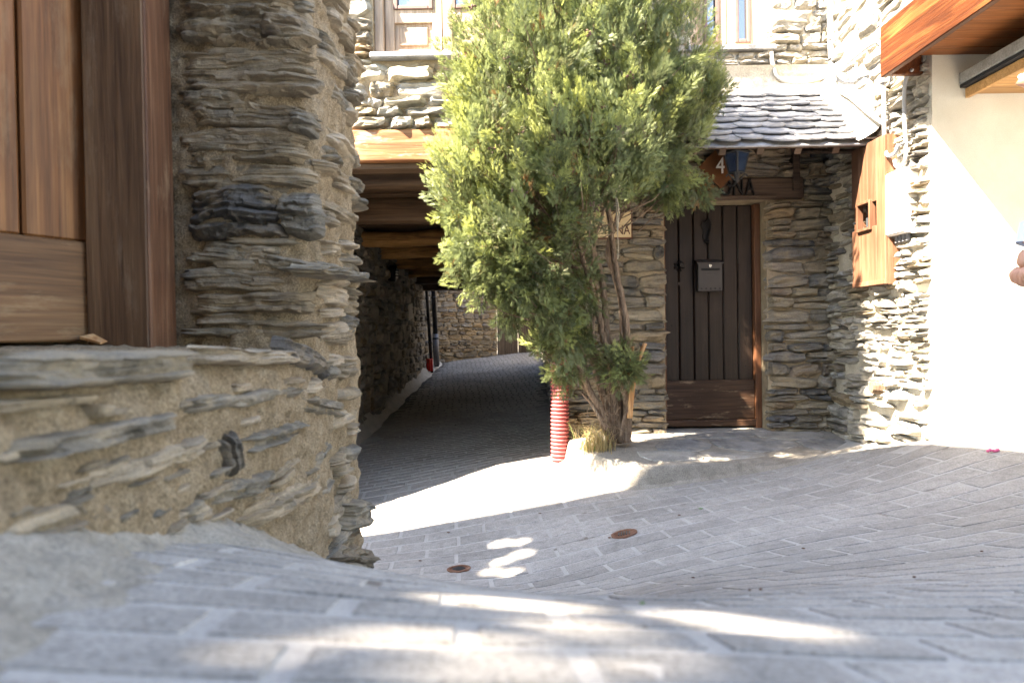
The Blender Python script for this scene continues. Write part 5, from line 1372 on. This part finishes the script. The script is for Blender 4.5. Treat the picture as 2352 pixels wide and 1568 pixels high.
stub([(1446, 960), (1453, 890), (1466, 830), (1482, 788)], .024, .017, 'cut_wood'); stub([(1438, 860), (1450, 822), (1453, 795)], .016, .016, 'cut_wood'); stub([(1428, 1000), (1436, 950), (1462, 905)], .014, .006, 'bark'); stub([(1392, 985), (1360, 930), (1335, 900)], .016, .010, 'bark')
# fine twigs inside the crown and dead twigs at the foot
tw_ = MB()
for _ in range(260):
    p, d, li, rad = cl[Rt.randrange(len(cl))]; p = Vector(p); src = Vector((.55 + Rt.uniform(-.3, .2), 5.15 + Rt.uniform(-.2, .2), min(p.z - .15, p.z * .7 - .2)))
    s0 = p.lerp(src, Rt.uniform(.35, .7)); mid = p.lerp(s0, .5) + Vector((Rt.uniform(-.03, .03), Rt.uniform(-.03, .03), -.03))
    tw_.tube([s0, mid, p], [.006, .0045, .002], 4, False)
for _ in range(46):
    b = atY(Rt.uniform(1335, 1440), Rt.uniform(860, 1000), 5.4); dirv = Vector((Rt.uniform(-1, .6), Rt.uniform(-.6, .2), Rt.uniform(-.3, .7))) * Rt.uniform(.05, .18)
    tw_.tube([b, b + dirv * .5 + Vector((0, 0, .012)), b + dirv], [.0035, .003, .0015], 4, False)
kind(tw_.build('twigs', M['bark'], cy), 'stuff')
# purple seed cones
cn_ = MB()
for (px_, py_) in ((1150, 370), (1180, 205), (1145, 418), (1235, 285), (1285, 150), (1085, 150), (1220, 420), (1160, 395), (1205, 220), (1330, 165), (1380, 205), (1110, 600), (1070, 590), (1290, 385), (1440, 60), (1100, 330), (1185, 435)):
    c = atY(px_, py_, 4.15)
    for _ in range(9):
        q = c + Vector((Rt.uniform(-.03, .03), Rt.uniform(-.03, .03), Rt.uniform(-.03, .03))); a = Vector((Rt.uniform(-1, 1), Rt.uniform(-1, 1), Rt.uniform(-1, 1))).normalized() * .012
        cn_.tube([q - a, q, q + a], [.003, .008, .002], 5)
# cones hang on the near surface of the crown: shift each to the closest spray
kind(cn_.build('seed_cones', M['cone'], cy), 'stuff') if False else None
VC = vall.reshape(ns_, nv, 3)[:, nv // 2]
cn2 = MB(); pick = R2.choice(ns_, 2600, replace=False)
best = sorted(pick, key=lambda i: VC[i][1])[:420]; Rt.shuffle(best)
for i in best[:34]:
    c = Vector(VC[i])
    for _ in range(8):
        q = c + Vector((Rt.uniform(-.022, .022), Rt.uniform(-.022, .022), Rt.uniform(-.022, .022))); a = Vector((Rt.uniform(-1, 1), Rt.uniform(-1, 1), Rt.uniform(-1, 1))).normalized() * .010
        cn2.tube([q - a, q, q + a], [.003, .007, .002], 5)
kind(cn2.build('seed_cones', M['cone'], cy), 'stuff')
# twine tied round the branches
tr = thing('twine', atY(1415, 440, 4.75), 'pale twine tied round the cypress branches and hanging down', 'twine')
kp = atY(1412, 438, 4.75); tk = MB()
tk.tube(smooth_path([atY(1365, 462, 4.8), atY(1390, 448, 4.76), kp, atY(1428, 425, 4.78), atY(1445, 415, 4.85)], 5), .006, 6)
tk.tube(smooth_path([atY(1362, 448, 4.8), atY(1390, 445, 4.74), kp, atY(1430, 432, 4.78)], 5), .005, 6)
for k in range(4): tk.tube(smooth_path([kp + Vector((.012 * math.cos(a + k), .014 * math.sin(a + k), .012 * math.sin(a * 2 + k))) for a in np.linspace(0, 6.28, 7)], 3), .005, 5)
tk.tube(smooth_path([kp, atY(1416, 470, 4.75), atY(1417, 520, 4.76), atY(1420, 560, 4.77), atY(1419, 596, 4.77)], 5), [.006] * 11 + [.003] * 10, 6)
tk.tube(smooth_path([kp, atY(1421, 480, 4.74), atY(1418, 535, 4.75)], 5), .005, 6)
tk.build('cord', M['rope'], tr, True)
# grass tuft
gb = Vector((.66, 5.50, 0)); gb.z = ztop(gb.x, gb.y)
gv_, gf_, gt_ = [], [], []
Rg = random.Random(4)
for k in range(420):
    bx = gb.x + Rg.gauss(0, .07); by = gb.y + Rg.gauss(0, .05); a = Rg.uniform(0, 6.28); ln = Rg.uniform(.10, .30); lean = Rg.uniform(.15, .9)
    dx, dy = math.cos(a) * lean, math.sin(a) * lean - .15; w = .0028; i0 = len(gv_); z0 = ztop(bx, by) - .01; tn = Rg.random() * (.6 if Rg.random() < .7 else 1.0)
    for j in range(4):
        t = j / 3; x = bx + dx * ln * t * t; y = by + dy * ln * t * t; z = z0 + ln * (t - .45 * lean * t * t); ww = w * (1 - t * .85)
        nx_, ny_ = -math.sin(a) * ww, math.cos(a) * ww
        gv_ += [(x - nx_, y - ny_, z), (x + nx_, y + ny_, z)]; gt_ += [tn, tn]
    gf_ += [(i0 + 2 * j, i0 + 2 * j + 1, i0 + 2 * j + 3, i0 + 2 * j + 2) for j in range(3)]
gr = mesh_obj('grass_tuft', gv_, gf_, M['grass']); at_ = gr.data.attributes.new('tone', 'FLOAT', 'POINT'); at_.data.foreach_set('value', np.array(gt_, dtype=np.float32))
tag(gr, 'dry grass tuft growing at the foot of the cypress', 'grass')

# ================================================================== PERSON at the right edge, walking left
def skin_chain(me_edges, verts, radii, root=0):
    me = bpy.data.meshes.new('b'); me.from_pydata([tuple(v) for v in verts], me_edges, []); o = bpy.data.objects.new('b', me); COL.objects.link(o)
    md = o.modifiers.new('s', 'SKIN'); md.use_smooth_shade = True
    for i, sv in enumerate(me.skin_vertices[0].data): sv.radius = (radii[i], radii[i]) if not isinstance(radii[i], tuple) else radii[i]; sv.use_root = (i == root)
    sb = o.modifiers.new('u', 'SUBSURF'); sb.levels = 2; sb.render_levels = 2
    bpy.context.view_layer.update()
    r = bpy.data.meshes.new_from_object(o.evaluated_get(bpy.context.evaluated_depsgraph_get())); bpy.data.objects.remove(o)
    return np.array([v.co[:] for v in r.vertices]), [tuple(p.vertices) for p in r.polygons]
PXp, PYp = 2.10, 2.50
gz = g1(PXp, PYp)
print('person ground', gz)
person = thing('person', (PXp, PYp, gz), 'person in a pale blue shirt walking left past the white wall at the right edge', 'person')
skin_m = plain_mat('warm skin', (.50, .27, .19), 0.5, 0, 0.4, 0.06); shirt_m = plain_mat('pale blue woven shirt', (.62, .70, .80), 0.85, 0, 0.2, 0.05)
trou = plain_mat('dark blue trousers', (.04, .05, .08), 0.85); shoe = plain_mat('brown leather shoes', (.08, .045, .03), 0.5); hair = plain_mat('short grey hair', (.20, .18, .16), 0.8, 0, .3, .3)
def W3(x, y, z): return Vector((PXp + x, PYp + y, gz + z))       # person faces -X
hand = atY(2346, 617, PYp - .20)                                  # near (camera side) hand
wr_ = Vector((hand.x + .030, hand.y + .005, hand.z + .075)); el_ = hand + Vector((.105, .0, .31))
# body: torso, neck, head, legs, arms as one surface
vts = [W3(0, 0, .93), W3(0, 0, 1.10), W3(.0, 0, 1.28), W3(.01, 0, 1.42), W3(-.04, 0, 1.52), W3(-.105, 0, 1.585), W3(-.125, 0, 1.68), W3(-.105, 0, 1.755),
       W3(.0, -.17, 1.43), el_, wr_, W3(.01, .17, 1.43), W3(.16, .24, 1.17), W3(.30, .26, .98),
       W3(0, -.09, .88), W3(-.10, -.10, .48), W3(-.02, -.10, .07), W3(-.14, -.10, .035), W3(0, .09, .88), W3(.06, .10, .49), W3(.22, .10, .10), W3(.13, .10, .04)]
eds = [(0, 1), (1, 2), (2, 3), (3, 4), (4, 5), (5, 6), (6, 7), (3, 8), (8, 9), (9, 10), (3, 11), (11, 12), (12, 13), (0, 14), (14, 15), (15, 16), (16, 17), (0, 18), (18, 19), (19, 20), (20, 21)]
rad = [(.125, .15), (.12, .145), (.125, .16), (.11, .15), .06, .078, .095, .07, .065, .050, .032, .065, .05, .03, .09, .062, .045, .035, .09, .062, .045, .035]
V, Fc = skin_chain(eds, vts, rad)
bo = mesh_obj('body', V, Fc, skin_m, person, True)
for m in (shirt_m, trou, shoe, hair): bo.data.materials.append(m)
for p in bo.data.polygons:
    c = np.mean(V[list(p.vertices)], 0); z = c[2] - gz
    dw = (Vector(c) - wr_).length; d2 = (Vector(c) - W3(.30, .26, .98)).length
    if z < .075: p.material_index = 3
    elif z < .93 and abs(c[1] - PYp) < .19: p.material_index = 2
    elif z < 1.475 and dw > .035 and d2 > .05: p.material_index = 1
    elif z > 1.64 and (c[0] - PXp) > -.15 or z > 1.745: p.material_index = 4
# hand: palm and five curled fingers seen from the thumb side
def hv(x, y, z): return hand + Vector((x, y, z))
pts_, ed_, rd_ = [hv(.030, .005, .070), hv(.022, .0, .030), hv(.014, 0, -.002)], [(0, 1), (1, 2)], [.026, .034, .030]
Vh, Fh = skin_chain(ed_, pts_, rd_)
hb = MB(); hb.add(Vh, Fh)
for k, (dy, l) in enumerate(((-.030, .95), (-.010, 1.05), (.010, 1.0), (.029, .82))):
    ch = [hv(.016, dy, .005), hv(-.012, dy, -.016 * l), hv(-.006, dy, -.046 * l), hv(.020, dy, -.058 * l), hv(.030, dy, -.040)]
    v_, f_ = skin_chain([(i, i + 1) for i in range(4)], ch, [.0115, .0105, .0098, .0088, .0075]); hb.add(v_, f_)
ch = [hv(.030, -.028, .035), hv(.026, -.044, .012), hv(.026, -.046, -.014), hv(.024, -.042, -.034)]
v_, f_ = skin_chain([(0, 1), (1, 2), (2, 3)], ch, [.015, .0125, .011, .008]); hb.add(v_, f_)
hb.build('hand', skin_m, person, True)
cu_ = MB().tube([wr_ + (el_ - wr_) * .02, wr_ + (el_ - wr_) * .10, wr_ + (el_ - wr_) * .30], [.041, .043, .046], 16, False).build('cuff', shirt_m, person, True)
# face: nose, ears, eyes, mouth
fz = MB(); fz.tube([W3(-.208, 0, 1.665), W3(-.232, 0, 1.63), W3(-.208, 0, 1.62)], [.010, .016, .010], 8); fz.build('nose', skin_m, person, True)
for sg in (-1, 1):
    MB().tube(smooth_path([W3(-.10, sg * .088, 1.68), W3(-.085, sg * .10, 1.67), W3(-.09, sg * .10, 1.64), W3(-.10, sg * .088, 1.615)], 3), .009, 6).build('ear', skin_m, person, True)
    MB().tube([W3(-.202, sg * .034, 1.665), W3(-.212, sg * .032, 1.665)], [.012, .006], 8).build('eye', M['white_paint'], person, True)
MB().tube([W3(-.185, -.025, 1.585), W3(-.193, 0, 1.587), W3(-.185, .025, 1.585)], .006, 6).build('mouth', plain_mat('lip', (.42, .16, .13), .5), person, True)
print('objects', len(bpy.data.objects))
